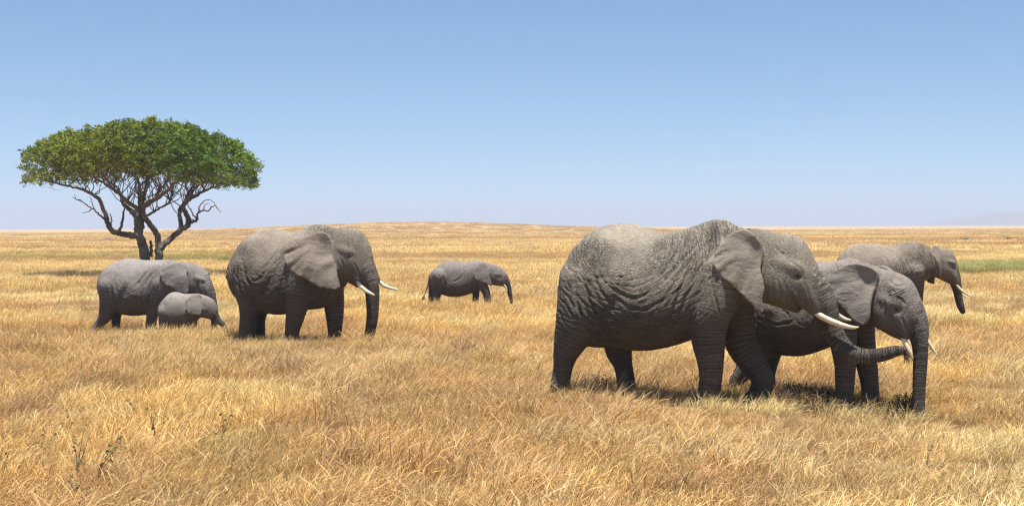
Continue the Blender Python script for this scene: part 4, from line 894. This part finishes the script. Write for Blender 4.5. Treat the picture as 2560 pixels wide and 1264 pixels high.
    for i in order:
        p = sub[i]; d = np.linalg.norm(NP - p, axis=1) + 0.35 * np.maximum(NP[:, 2] - p[2], 0); j = np.argmin(d)
        a = NP[j]; L = np.linalg.norm(p - a)
        if L < 0.15: continue
        m = (a + p) / 2 + r3.normal(0, 0.10, 3) * L; m[2] -= 0.10 * L
        r0 = min(NR[j] * 0.8, 0.030 + 0.018 * L)
        c = catmull([(*a, r0), (*m, r0 * .7), (*p, max(r0 * .38, .009))], 4); paths.append((c, 5))
        NP = np.concatenate([NP, c[1:, :3]]); NR = np.concatenate([NR, c[1:, 3]])
    low = [q for q in range(len(NP)) if NR[q] > .03]
    for _ in range(230):      # slender boughs fanning up into the crown
        a = NP[low[r3.integers(len(low))]]; dd = np.linalg.norm(tips - a, axis=1) + 0 * a[0]; cand = np.where((dd > .8) & (dd < 2.8) & (tips[:, 2] > a[2] + .5 * dd))[0]
        if not len(cand): continue
        p = tips[cand[r3.integers(len(cand))]]; L = np.linalg.norm(p - a); m = (a + p) / 2 + r3.normal(0, .09, 3) * L; m[2] -= .02 * L; m1 = a + (m - a) * .5 + r3.normal(0, .04, 3) * L
        c = catmull([(*a, .034), (*m1, .028), (*m, .022), (*p, .010)], 4); paths.append((c, 5)); NP = np.concatenate([NP, c[4:, :3]]); NR = np.concatenate([NR, c[4:, 3]])
    for p in tips:
        d = np.linalg.norm(NP - p, axis=1); j = np.argmin(d); a = NP[j]
        if d[j] < 0.08: continue
        m = (a + p) / 2 + r3.normal(0, 0.12, 3) * d[j]
        paths.append((np.array([(*a, .016), (*m, .012), (*p, .007)]), 3))
    VV = []; FF = []; b0 = 0
    for c, sd in paths:
        v, f = tube(c[:, :3], c[:, 3], sd, cap=False); VV.append(v); FF.append(f + b0); b0 += len(v)
    mesh_obj('trunk', np.concatenate(VV), np.concatenate(FF), M_bark, root)
    # rosettes of leaves
    n = len(tips); nl = 17; T = np.repeat(tips, nl, 0); K = len(T)
    th = r3.uniform(0, 2 * math.pi, K); el = r3.normal(0.35, 0.45, K)
    d = np.stack([np.cos(th) * np.cos(el), np.sin(th) * np.cos(el), np.sin(el)], 1)
    side = np.cross(d, r3.normal(0, 1, (K, 3))); side /= np.linalg.norm(side, axis=1)[:, None]
    ln = r3.uniform(.11, .22, K)[:, None]; wd = ln * r3.uniform(.17, .27, K)[:, None]
    o = T + d * .03 + r3.normal(0, .05, (K, 3))
    V = np.stack([o, o + d * ln * .55 + side * wd, o + d * ln, o + d * ln * .5 - side * wd], 1).reshape(-1, 3)
    pc = np.repeat(r3.random(n), nl); hue = np.repeat(vnoise(tips[:, 0] * .35 + 40, tips[:, 2] * .6 + 40, 31), nl)
    bri = (0.55 + 0.9 * pc) * r3.uniform(.8, 1.2, K)
    g1 = np.array([.110, .165, .020]); g2 = np.array([.27, .30, .040]); right = sstep(-2, 6, T[:, 0])
    c = (g1 + (g2 - g1) * np.clip(hue * 1.5 - .3 + r3.normal(0, .15, K), 0, 1)[:, None]) * bri[:, None]
    c[:, 1] *= 1 + .14 * right; c[:, 0] *= 1 - .06 * right
    dry = r3.random(K) < .05; c[dry] = np.array([.15, .10, .05])
    C = np.repeat(c, 4, 0)
    mesh_obj('crown', V, np.arange(K * 4).reshape(-1, 4), M_leaf, root, False, {'bc': ('FLOAT_VECTOR', C)})
build_tree()

# ------------------------------------------------------------------ small things on the plain
M_scrub = leaf_material('scrub leaf')
def shrub(name, label, cat, group, x, y, rx, rz, col, n=260, leaf=.05, twig=14, seed=0, colv=.35, tw_col=None, base_px=None):
    """low bush: spreading twigs and a cloud of small leaves"""
    r = np.random.default_rng(seed); root = bpy.data.objects.new(name, None); COL.objects.link(root); root.location = (x, y, gz(x, y))
    tag(root, label, cat, group)
    VV = []; FF = []; b0 = 0; ends = []
    for i in range(twig):
        a = r.uniform(0, 2 * math.pi); f = r.uniform(.3, 1); e = np.array([math.cos(a) * rx * f, math.sin(a) * rx * .8 * f, rz * (1.05 - .5 * f * f) * r.uniform(.7, 1.1)])
        c = catmull([(0, 0, -.05, .012), (*(e * .5 + r.normal(0, .08, 3) * rx), .008), (*e, .004)], 3)
        v, f_ = tube(c[:, :3], c[:, 3] * max(1, rx * 2), 4, cap=False); VV.append(v); FF.append(f_ + b0); b0 += len(v); ends.append(c[2:, :3])
    mesh_obj('stem', np.concatenate(VV), np.concatenate(FF), M_bark, root)
    E = np.concatenate(ends); T = E[r.integers(0, len(E), n)] + r.normal(0, .09, (n, 3)) * np.array([rx, rx, rz])
    T[:, 2] = np.maximum(T[:, 2], .03)
    d = r.normal(0, 1, (n, 3)); d /= np.linalg.norm(d, axis=1)[:, None]; s_ = np.cross(d, r.normal(0, 1, (n, 3))); s_ /= np.linalg.norm(s_, axis=1)[:, None]
    L = r.uniform(.6, 1.3, n)[:, None] * leaf
    V = np.stack([T, T + d * L * .5 + s_ * L * .3, T + d * L, T + d * L * .5 - s_ * L * .3], 1).reshape(-1, 3)
    c = np.array(col) * r.uniform(1 - colv, 1 + colv, (n, 1))
    mesh_obj('foliage', V, np.arange(n * 4).reshape(-1, 4), M_scrub, root, False, {'bc': ('FLOAT_VECTOR', np.repeat(c, 4, 0))})
    return root
def ground_at(px, py):
    kx, ky = ray(px, py); D = H / ky
    for _ in range(6): D = (H - gz(kx * D, D)) / ky
    return kx * D, D

DK = (.11, .062, .045)
x, y = ground_at(1503, 985); shrub('shrub', 'dark reddish thicket under the belly of the biggest elephant between its hind legs', 'shrub', 'dark low shrubs in the grass', x, y, .34, .34, DK, 700, .035, 70, 1)
for i, (px, py, rx, rz, lab) in enumerate([
        (1968, 1008, .42, .38, 'dark shrub just right of the bent foreleg of the biggest elephant'),
        (2040, 1012, .46, .34, 'dark shrub in front of the young elephant\'s front legs'),
        (2222, 1016, .34, .32, 'dark shrub left of the young elephant\'s hanging trunk'),
        (2262, 1010, .26, .42, 'greenish brown shrub touching the young elephant\'s hanging trunk')]):
    x, y = ground_at(px, py); shrub('shrub', lab, 'shrub', 'dark low shrubs in the grass', x, y, rx, rz * .9, DK if i < 3 else (.11, .10, .035), 600, .035, 60, 30 + i)
for i, (px, py, wpx, hpx, lab) in enumerate([
        (2411, 603, 9, 6, 'tiny dark green bush on the far plain at the upper right'), (2520, 600, 7, 4, 'tiny dark bush on the far plain near the right edge')]):
    x, y = ground_at(px, py); k = y / F
    shrub('bush', lab, 'bush', 'tiny bushes on the far plain', x, y, wpx * k, hpx * k, (.22, .19, .09), 260, .3, 24, 80 + i)

def mound(px, py, wpx, hpx, label, seed):
    x, y = ground_at(px, py); k = y / F; R = wpx * k; Hh = hpx * k; n = 28
    u, v = np.meshgrid(np.linspace(-1, 1, n), np.linspace(-1, 1, n), indexing='ij'); rr = np.hypot(u, v)
    nz = fbm(u * 3 + seed * 7 + 30, v * 3 + 30, seed, 4)
    z = np.maximum(0, 1 - rr ** 1.4) * Hh * (0.35 + 1.3 * nz) - .12 * Hh * sstep(.7, 1, rr)
    V = np.stack([u * R, v * R, z], 2).reshape(-1, 3); i, j = np.meshgrid(np.arange(n - 1), np.arange(n - 1), indexing='ij'); a = (i * n + j).ravel()
    o = mesh_obj('earth_mound', V, np.stack([a, a + n, a + n + 1, a + 1], 1), M_soil); o.location = (x, y, gz(x, y) - .02)
    tag(o, label, 'mound', 'low earth mounds on the plain')
M_soil = plain('mound soil', (.26, .145, .085), .95, .45, 1.2, .1, .3)
for i, a in enumerate([(270, 603, 22, 9, 'low brown earth mound beyond the tree, seen left of its trunk near the horizon'), (284, 650, 34, 14, 'wider brown earth mound left of the tree trunk just above the elephant cow\'s back'),
                       (483, 614, 18, 6, 'small dark earth mound between the tree trunk and the large tusked elephant'), (562, 613, 26, 7, 'faint earth mound touching the rump outline of the large tusked elephant'),
                       (988, 588, 14, 4, 'tiny earth mound right of the large tusked elephant\'s forehead'), (1305, 602, 22, 4, 'flat earth mound in the middle distance left of the biggest elephant')]):
    mound(*a, i + 1)

def weed(px, py, hgt, lean, seed, label, nleaf=16, forks=3):
    hgt = hgt * .72; lean = lean * .7
    r = np.random.default_rng(seed); x, y = ground_at(px, py); root = bpy.data.objects.new('weed', None); COL.objects.link(root); root.location = (x, y, gz(x, y))
    tag(root, label, 'weed', 'tall dark-stemmed weeds in the foreground')
    VV = []; FF = []; b0 = 0; pts = []
    for i in range(forks):
        a = lean + r.normal(0, .22); h2 = hgt * r.uniform(.65, 1.0) if i else hgt
        c = catmull([(0, 0, -.03, .0055), (h2 * .06 * math.sin(a), r.normal(0, .02), h2 * .38, .005), (h2 * .55 * math.sin(a), r.normal(0, .05), h2 * .65, .0038), (h2 * math.sin(a), r.normal(0, .08), h2, .0016)], 5)
        v, f_ = tube(c[:, :3], c[:, 3], 5, cap=False); VV.append(v); FF.append(f_ + b0); b0 += len(v); pts.append(c[4:, :3])
    mesh_obj('stem', np.concatenate(VV), np.concatenate(FF), M_stem, root)
    E = np.concatenate(pts); T = E[r.integers(0, len(E), nleaf)]; n = nleaf
    a = r.uniform(0, 6.28, n); d = np.stack([np.cos(a), np.sin(a), r.uniform(-.5, .4, n)], 1); s_ = np.cross(d, r.normal(0, .5, (n, 3)) + np.array([0, 0, 1])); s_ /= np.linalg.norm(s_, axis=1)[:, None]
    L = r.uniform(.03, .065, n)[:, None]
    up = np.array([0, 0, .01])
    V = np.stack([T, T + d * L * .35 + s_ * L * .32 + up, T + d * L * .75 + s_ * L * .22, T + d * L - up, T + d * L * .75 - s_ * L * .22, T + d * L * .35 - s_ * L * .32 + up], 1).reshape(-1, 3)
    c = np.array([.085, .11, .04]) * r.uniform(.6, 1.5, (n, 1))
    mesh_obj('foliage', V, np.arange(n * 6).reshape(-1, 6), M_scrub, root, False, {'bc': ('FLOAT_VECTOR', np.repeat(c, 6, 0))})
M_stem = plain('weed stem', (.16, .11, .07), .8, .4, 30)
for i, (px, py, hg, ln, nl, fk, lab) in enumerate([
        (196, 1215, 1.0, .05, 22, 4, 'tallest dark-stemmed weed at the lower left with forked stems'),
        (245, 1225, .85, .12, 26, 3, 'leafy weed leaning right beside the tallest weed at the lower left'),
        (190, 1262, .5, -.1, 16, 3, 'short weed at the bottom edge below the tallest weed'),
        (205, 1285, .45, .4, 20, 3, 'bushy weed cut by the bottom edge at the lower left'),
        (130, 1120, .45, .3, 16, 2, 'green-leaved weed in the left foreground above the tallest weed'),
        (170, 1105, .5, .1, 10, 2, 'thin weed with one leaf cluster, right of a green-leaved one'),
        (104, 1130, .4, -.1, 12, 2, 'pale leafy weed left of the green-leaved one'),
        (12, 1190, .4, .1, 10, 2, 'small weed at the very left edge'), (50, 1200, .35, .3, 8, 2, 'small weed near the left edge with few leaves'),
        (388, 1135, .95, .0, 12, 3, 'slim straight weed in the left foreground below the elephant cow'),
        (345, 1060, .6, -.5, 14, 2, 'weed leaning left behind the slim straight one'),
        (414, 1095, .45, .1, 10, 2, 'small weed just right of the slim straight one'), (452, 1065, .35, .2, 12, 2, 'pale green weed between the slim weed and the heart-leaved one'),
        (558, 1110, .55, .25, 20, 3, 'leafy weed with broad green leaves below the large tusked elephant'), (540, 1130, .35, .0, 10, 2, 'low dark-leaved weed just left of the broad-leaved one'),
        (600, 1070, .4, .3, 5, 1, 'single-stemmed weed with one dark leaf right of the broad-leaved one'),
        (2320, 1190, .5, .05, 4, 2, 'thin bare weed in the right foreground'), (1720, 1240, .45, -.1, 8, 2, 'brownish weed at the bottom right of centre')]):
    weed(px, py, hg, ln, 200 + i, lab, nl, fk)

# ------------------------------------------------------------------ grass (uncountable: one object)
def blade_patch(r, n, R, hmin, hmax, wid, seg=3, head=0.25, lean=0.55, cb=1.0):
    """n bent blades in a disc of radius R, blown towards +x"""
    a = r.uniform(0, 6.283, n); q = np.sqrt(r.random(n)) * R; b = np.stack([np.cos(a) * q, np.sin(a) * q, np.full(n, -.02)], 1)
    hh = r.uniform(hmin, hmax, n) * (1 - .35 * (q / R) ** 2)
    az = r.normal(0, 1.0, n); az = np.where(r.random(n) < .35, r.uniform(0, 6.283, n), az)
    ln = np.abs(r.normal(lean, .35, n)); curl = r.uniform(.2, 1.3, n)
    d = np.stack([np.cos(az), np.sin(az)], 1)
    isz = np.full(n, 1.0); seed_ = r.random(n) < head
    ts = np.linspace(0, 1, seg + 1); pts = []
    for t in ts:
        ang = ln * .5 + (ln * .5 + curl) * t * t
        pts.append(t)
    # integrate
    P_ = [b.copy()]; cur = b.copy()
    for k in range(seg):
        t = (k + .5) / seg; ang = np.clip(ln * .6 + curl * t * t * 1.25, 0, 2.2)
        st = (hh / seg)[:, None] * np.stack([d[:, 0] * np.sin(ang), d[:, 1] * np.sin(ang), np.cos(ang)], 1)
        cur = cur + st; P_.append(cur.copy())
    sd = r.uniform(0, 6.283, n); side = np.stack([np.cos(sd), np.sin(sd), r.normal(0, .25, n)], 1)
    V = []
    wv = wid * r.uniform(.6, 1.4, n)
    for k, p in enumerate(P_):
        t = k / seg; w_ = wv * np.where(seed_, (0.45, .45, 1.35, .5)[min(k, 3)] if seg == 3 else 1, 1 - .85 * t ** 2)
        V.append(p - side * w_[:, None] * .5); V.append(p + side * w_[:, None] * .5)
    V = np.stack(V, 1); m = 2 * (seg + 1)
    base = (np.arange(n) * m)[:, None]
    Fc = np.concatenate([base + np.array([2 * k, 2 * k + 1, 2 * k + 3, 2 * k + 2]) for k in range(seg)], 0)
    kind = r.random(n)
    col = np.where(kind[:, None] < .52, np.array([1.0, 1.0, 1.0]), np.where(kind[:, None] < .74, np.array([.74, .60, .50]), np.where(kind[:, None] < .95, np.array([1.26, 1.27, 1.30]), np.array([.85, .95, .72]))))
    col = col * r.uniform(.66, 1.22, n)[:, None] * cb
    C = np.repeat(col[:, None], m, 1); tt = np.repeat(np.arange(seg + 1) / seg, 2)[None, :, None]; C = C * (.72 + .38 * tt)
    return V.reshape(-1, 3), Fc, C.reshape(-1, 3)

def build_grass():
    r = np.random.default_rng(99); VV, FF, CC, KK = [], [], [], []; b0 = 0
    kinds = []
    def add(args, k):
        nonlocal b0
        v, f, c = blade_patch(r, *args); VV.append(v); FF.append(f + b0); CC.append(c); KK.append(np.full(len(v), k)); b0 += len(v)
    #            n    R    hmin hmax wid seg head lean
    for k in range(4): add((230, .42, (.12, .16, .20, .24)[k], (.30, .36, .42, .48)[k], .0078, 3, .2, (.9, .7, .6, .8)[k]), k)          # near body of the sward
    for k in range(4, 6): add((85, .28, .34, .62, .0065, 3, .75, .50), k)        # tall seeding stems
    for k in range(6, 8): add((260, .36, .06, .18, .0065, 2, 0, .9, .85), k)      # matted thatch
    for k in range(8, 11): add((260, .80, .22, .50, .014, 3, .2, .6), k)          # mid distance
    for k in range(11, 13): add((240, 2.4, .25, .62, .045, 2, 0, .5), k)          # far
    add((170, .5, .35, .85, .012, 3, 0, .25), 13)                                 # tall green sedge
    add((120, .34, .42, .72, .0068, 3, .45, 1.15), 14)                              # long stems laid over by the wind
    NK = 15
    pts, tint, rot, scl, pick = [], [], [], [], []
    def colour(x, y):
        gold = np.array([.78, .565, .24]); straw = np.array([.86, .70, .38]); brown = np.array([.64, .445, .225]); rust = np.array([.46, .29, .16]); green = np.array([.52, .47, .18])
        a = fbm(x * .22 + 31, y * .16 + 7, 41, 4); b = fbm(x * .9 + 3, y * .6 + 11, 52, 3); c = fbm(x * .012 + 77, y * .055 + 5, 63, 4); g = fbm(x * .3 + 90, y * .25 + 70, 71, 3)
        m = gold + (straw - gold) * sstep(.48, .68, a)[:, None]
        m = m + (brown - m) * (.85 * sstep(.50, .36, a))[:, None]
        m = m + (rust - m) * (.85 * sstep(.57, .70, b))[:, None]
        far = sstep(45, 110, y)
        m2 = np.array([.58, .40, .20]) + (np.array([.84, .66, .34]) - np.array([.58, .40, .20])) * sstep(.42, .56, c)[:, None]
        m = m + (m2 - m) * (.85 * far)[:, None]
        m = m + (green - m) * (.5 * sstep(.62, .76, g) * (1 - far))[:, None]
        # the browner, redder foreground at the lower left and the straw-pale one at the right
        bl = sstep(2.2, -4.5, x + .12 * (y - 14)) * sstep(24, 16, y); m = m + (np.array([.66, .455, .235]) - m) * (.5 * bl)[:, None]
        br = sstep(1.5, 5, x) * sstep(23, 19, y); m = m + (np.array([.80, .64, .34]) - m) * (.5 * br)[:, None]
        bw = sstep(.52, .40, fbm(x * .13 + 15, y * .10 + 44, 88, 4)) * (1 - far); m = m + (np.array([.56, .375, .20]) - m) * (.62 * bw)[:, None]
        m = m * np.array([1.05, 1.03, .96]) * (.97 + .03 * sstep(24, 70, y))[:, None]
        return m
    def scatter(y0, y1, dens, kinds_, smin, smax, margin=1.75, lift=0, dfun=None):
        area = .36 * margin * (y1 ** 2 - y0 ** 2) + 3 * (y1 - y0); n = int(area * dens)
        yy = np.sqrt(r.uniform(y0 ** 2, y1 ** 2, n)); xx = r.uniform(-1, 1, n) * (.36 * margin * yy + 1.5)
        if dfun is not None:
            kp = r.random(n) < dfun(xx, yy); xx, yy = xx[kp], yy[kp]; n = len(xx)
        pts.append(np.stack([xx, yy, terrain(xx, yy)], 1)); t = colour(xx, yy) * r.uniform(.72, 1.20, (n, 1)) * (1 + r.normal(0, 1, (n, 1)) * np.array([.02, -.015, -.09])); tint.append(t)
        near_ = np.maximum(np.exp(-(((xx - 6.3) / .75) ** 2 + ((yy - 21.2) / 1.7) ** 2)), .80 * np.exp(-((yy - 21.9) / 1.2) ** 2) * sstep(1.6, 2.6, xx) * sstep(7.8, 6.9, xx)); rot.append(r.normal(.12, .6, n)); scl.append(r.uniform(smin, smax, n) * (.75 + .5 * fbm(xx * .8 + 4, yy * .8, 33, 2)) * (1 - .84 * near_)); pick.append(r.choice(kinds_, n))
    tall = lambda x, y: sstep(.42, .62, fbm(x * .5 + 12, y * .4 + 3, 81, 3)) * .9 + .06
    scatter(12.5, 30, 7.5, [0, 1, 2, 3], .6, 1.25)
    scatter(12.5, 30, 5.0, [6, 7], .8, 1.2)
    scatter(12.5, 48, 3.2, [4, 5], .7, 1.12, dfun=tall)
    scatter(12.5, 34, 2.2, [14], .65, 1.15, dfun=lambda x, y: sstep(.46, .60, fbm(x * .35 + 60, y * .3 + 22, 83, 3)) * .95 + .05)
    scatter(30, 60, 4.6, [0, 1, 2, 3], .72, 1.2)
    scatter(48, 150, 1.3, [8, 9, 10], .6, 1.1)
    scatter(150, 420, .07, [11, 12], .7, 1.2)
    scatter(420, 1000, .022, [11, 12], .9, 1.6)
    # taller bending stems right in front of the nearest feet
    def strip(pxs, pys, n, kinds_, s0, s1, col, jx=.25, jy=.25):
        i = r.integers(0, len(pxs) - 1, n); t = r.random(n); px = np.array(pxs)[i] * (1 - t) + np.array(pxs)[i + 1] * t; py = np.array(pys)[i] * (1 - t) + np.array(pys)[i + 1] * t
        g = np.array([ground_at(a, b) for a, b in zip(px, py)]); xx = g[:, 0] + r.normal(0, jx, n); yy = g[:, 1] + r.normal(0, jy, n)
        pts.append(np.stack([xx, yy, terrain(xx, yy)], 1)); tint.append(np.array(col) * r.uniform(.8, 1.2, (n, 1))); rot.append(r.normal(.1, .35, n)); scl.append(r.uniform(s0, s1, n)); pick.append(r.choice(kinds_, n))
    strip([1740, 1830, 1920, 2000], [1030, 1040, 1035, 1025], 22, [4, 5], .55, .85, (.74, .61, .30))
    strip([2060, 2140, 2200, 2250], [1052, 1058, 1060, 1056], 20, [4, 5], .55, .9, (.74, .61, .31))
    strip([1370, 1450, 1600], [1010, 1014, 1012], 22, [4, 5], .6, .9, (.74, .59, .29))
    strip([395, 470, 560], [858, 862, 858], 140, [4, 5], .85, 1.15, (.74, .57, .27), .5, .45)
    strip([230, 300, 400], [850, 852, 852], 50, [4, 5], .6, .9, (.62, .46, .21), .5, .4)
    strip([1070, 1150, 1240], [779, 779, 779], 60, [4, 5], .8, 1.15, (.68, .49, .22), .5, .5)
    strip([590, 700, 860], [874, 878, 878], 60, [4, 5], .5, .85, (.62, .47, .22), .5, .5)
    # green sedge bands
    def band(px0, px1, D0, D1, n, col, s0=.8, s1=1.3):
        yy = r.uniform(D0, D1, n); px = r.uniform(px0, px1, n); xx = (px - CX) / F * yy
        kp = fbm(xx * .12 + 5, yy * .2, 91, 3) > .38 * (0.4 + 1.0 * (np.abs((yy - (D0 + D1) / 2) / (D1 - D0)) * 2)); xx, yy = xx[kp], yy[kp]; n = len(xx)
        pts.append(np.stack([xx, yy, terrain(xx, yy)], 1)); tint.append(np.array(col) * r.uniform(.7, 1.3, (n, 1))); rot.append(r.uniform(0, 6.28, n)); scl.append(r.uniform(s0, s1, n)); pick.append(np.full(n, 13))
    band(2392, 2760, 82, 98, 1700, (.50, .47, .18), .6, 1.1)
    band(405, 600, 116, 132, 600, (.40, .38, .12), .5, .8)
    band(-40, 600, 125, 165, 900, (.50, .42, .15), .5, .9)
    
    pts_ = np.concatenate(pts); n = len(pts_); nb = b0
    V = np.concatenate(VV + [pts_]); Fc = [f for f in FF]
    me = bpy.data.meshes.new('grass'); me.vertices.add(len(V)); me.vertices.foreach_set('co', V.astype(np.float32).ravel())
    Fa = np.concatenate(Fc); k = Fa.shape[1]; m = len(Fa)
    me.loops.add(m * k); me.loops.foreach_set('vertex_index', Fa.astype(np.int32).ravel()); me.polygons.add(m)
    me.polygons.foreach_set('loop_start', np.arange(0, m * k, k, dtype=np.int32)); me.polygons.foreach_set('loop_total', np.full(m, k, dtype=np.int32)); me.update(calc_edges=True)
    def at(nme, ty, arr):
        a = me.attributes.new(nme, ty, 'POINT'); a.data.foreach_set('vector' if ty == 'FLOAT_VECTOR' else 'value', np.asarray(arr).ravel())
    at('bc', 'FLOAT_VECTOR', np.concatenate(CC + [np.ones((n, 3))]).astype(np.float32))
    at('tint', 'FLOAT_VECTOR', np.concatenate([np.ones((nb, 3))] + tint).astype(np.float32))
    at('variant', 'INT', np.concatenate(KK + [np.full(n, -1)]).astype(np.int32))
    at('pick', 'INT', np.concatenate([np.full(nb, -1)] + pick).astype(np.int32))
    at('rz', 'FLOAT', np.concatenate([np.zeros(nb)] + rot).astype(np.float32))
    at('sc', 'FLOAT', np.concatenate([np.ones(nb)] + scl).astype(np.float32))
    me.materials.append(M_grass)
    o = bpy.data.objects.new('grass', me); COL.objects.link(o); tag(o, 'dry golden grass covering the whole plain', 'grass', kind='stuff')
    g = bpy.data.node_groups.new('grass scatter', 'GeometryNodeTree')
    g.interface.new_socket('Geometry', in_out='INPUT', socket_type='NodeSocketGeometry'); g.interface.new_socket('Geometry', in_out='OUTPUT', socket_type='NodeSocketGeometry')
    N = g.nodes.new; Lk = g.links.new
    gi = N('NodeGroupInput'); go = N('NodeGroupOutput'); jn = N('GeometryNodeJoinGeometry')
    def named(nme, ty):
        x = N('GeometryNodeInputNamedAttribute'); x.data_type = ty; x.inputs['Name'].default_value = nme; return x.outputs['Attribute']
    va, pk, rz, scn = named('variant', 'INT'), named('pick', 'INT'), named('rz', 'FLOAT'), named('sc', 'FLOAT')
    cx3 = N('ShaderNodeCombineXYZ'); Lk(rz, cx3.inputs[2])
    e2r = N('FunctionNodeEulerToRotation'); Lk(cx3.outputs[0], e2r.inputs[0])
    def eq(sock, v):
        x = N('FunctionNodeCompare'); x.data_type = 'INT'; x.operation = 'EQUAL'
        ins = [q for q in x.inputs if q.type == 'INT']; Lk(sock, ins[0]); ins[1].default_value = v; return x.outputs[0]
    for kk in range(NK):
        sa = N('GeometryNodeSeparateGeometry'); sa.domain = 'POINT'; Lk(gi.outputs[0], sa.inputs[0]); Lk(eq(va, kk), sa.inputs['Selection'])
        sb = N('GeometryNodeSeparateGeometry'); sb.domain = 'POINT'; Lk(gi.outputs[0], sb.inputs[0]); Lk(eq(pk, kk), sb.inputs['Selection'])
        ip = N('GeometryNodeInstanceOnPoints'); Lk(sb.outputs[0], ip.inputs['Points']); Lk(sa.outputs[0], ip.inputs['Instance'])
        Lk(e2r.outputs[0], ip.inputs['Rotation']); Lk(scn, ip.inputs['Scale']); Lk(ip.outputs[0], jn.inputs[0])
    Lk(jn.outputs[0], go.inputs[0])
    md = o.modifiers.new('scatter', 'NODES'); md.node_group = g
    print('grass instances', n, 'verts', nb)
build_grass()

# bundle of grass held at the tip of the biggest elephant's trunk
def held_grass():
    r = np.random.default_rng(3); s = Elephant(1590, 23.42, -12, .02); q = s.L(2262, 878, -.15); wpt = s.A + q[0] * s.a + q[1] * s.b
    root = bpy.data.objects.new('grass_tuft', None); COL.objects.link(root); root.location = (wpt[0], wpt[1], q[2] + s.g)
    tag(root, 'small bundle of dark dry grass held at the tip of the biggest elephant\'s trunk', 'grass tuft')
    VV = []; FF = []; b0 = 0
    for i in range(46):
        d = np.array([r.normal(.35, .5), r.normal(0, .4), r.normal(-.9, .5)]); d /= np.linalg.norm(d); L = r.uniform(.08, .22)
        p = np.array([[-.02, 0, 0] + r.normal(0, .012, 3), d * L * .5 + r.normal(0, .015, 3), d * L + np.array([0, 0, -.04])])
        v, f = tube(p, [.004, .004, .002], 4, cap=False); VV.append(v); FF.append(f + b0); b0 += len(v)
    mesh_obj('blade', np.concatenate(VV), np.concatenate(FF), plain('chewed grass', (.13, .08, .04), .8, .5, 40), root)
held_grass()

# ------------------------------------------------------------------ haze
def build_haze():
    x0, x1, y0, y1, z0, z1 = -11500, 11500, -120, 9700, -9, 105
    V = [(x, y, z) for x in (x0, x1) for y in (y0, y1) for z in (z0, z1)]
    Fc = [(0, 1, 3, 2), (4, 6, 7, 5), (0, 4, 5, 1), (2, 3, 7, 6), (0, 2, 6, 4), (1, 5, 7, 3)]
    s = NT('haze'); v = s.n('ShaderNodeVolumePrincipled'); v.inputs['Color'].default_value = (.79, .83, .95, 1); v.inputs['Density'].default_value = 0.00028
    v.inputs['Anisotropy'].default_value = 0.0; s.l(v.outputs[0], s.out.inputs['Volume'])
    o = mesh_obj('haze', V, Fc, s.m, None, False); tag(o, kind='stuff'); o['label'] = 'thin pale haze over the far plain'
if True:
    build_haze()
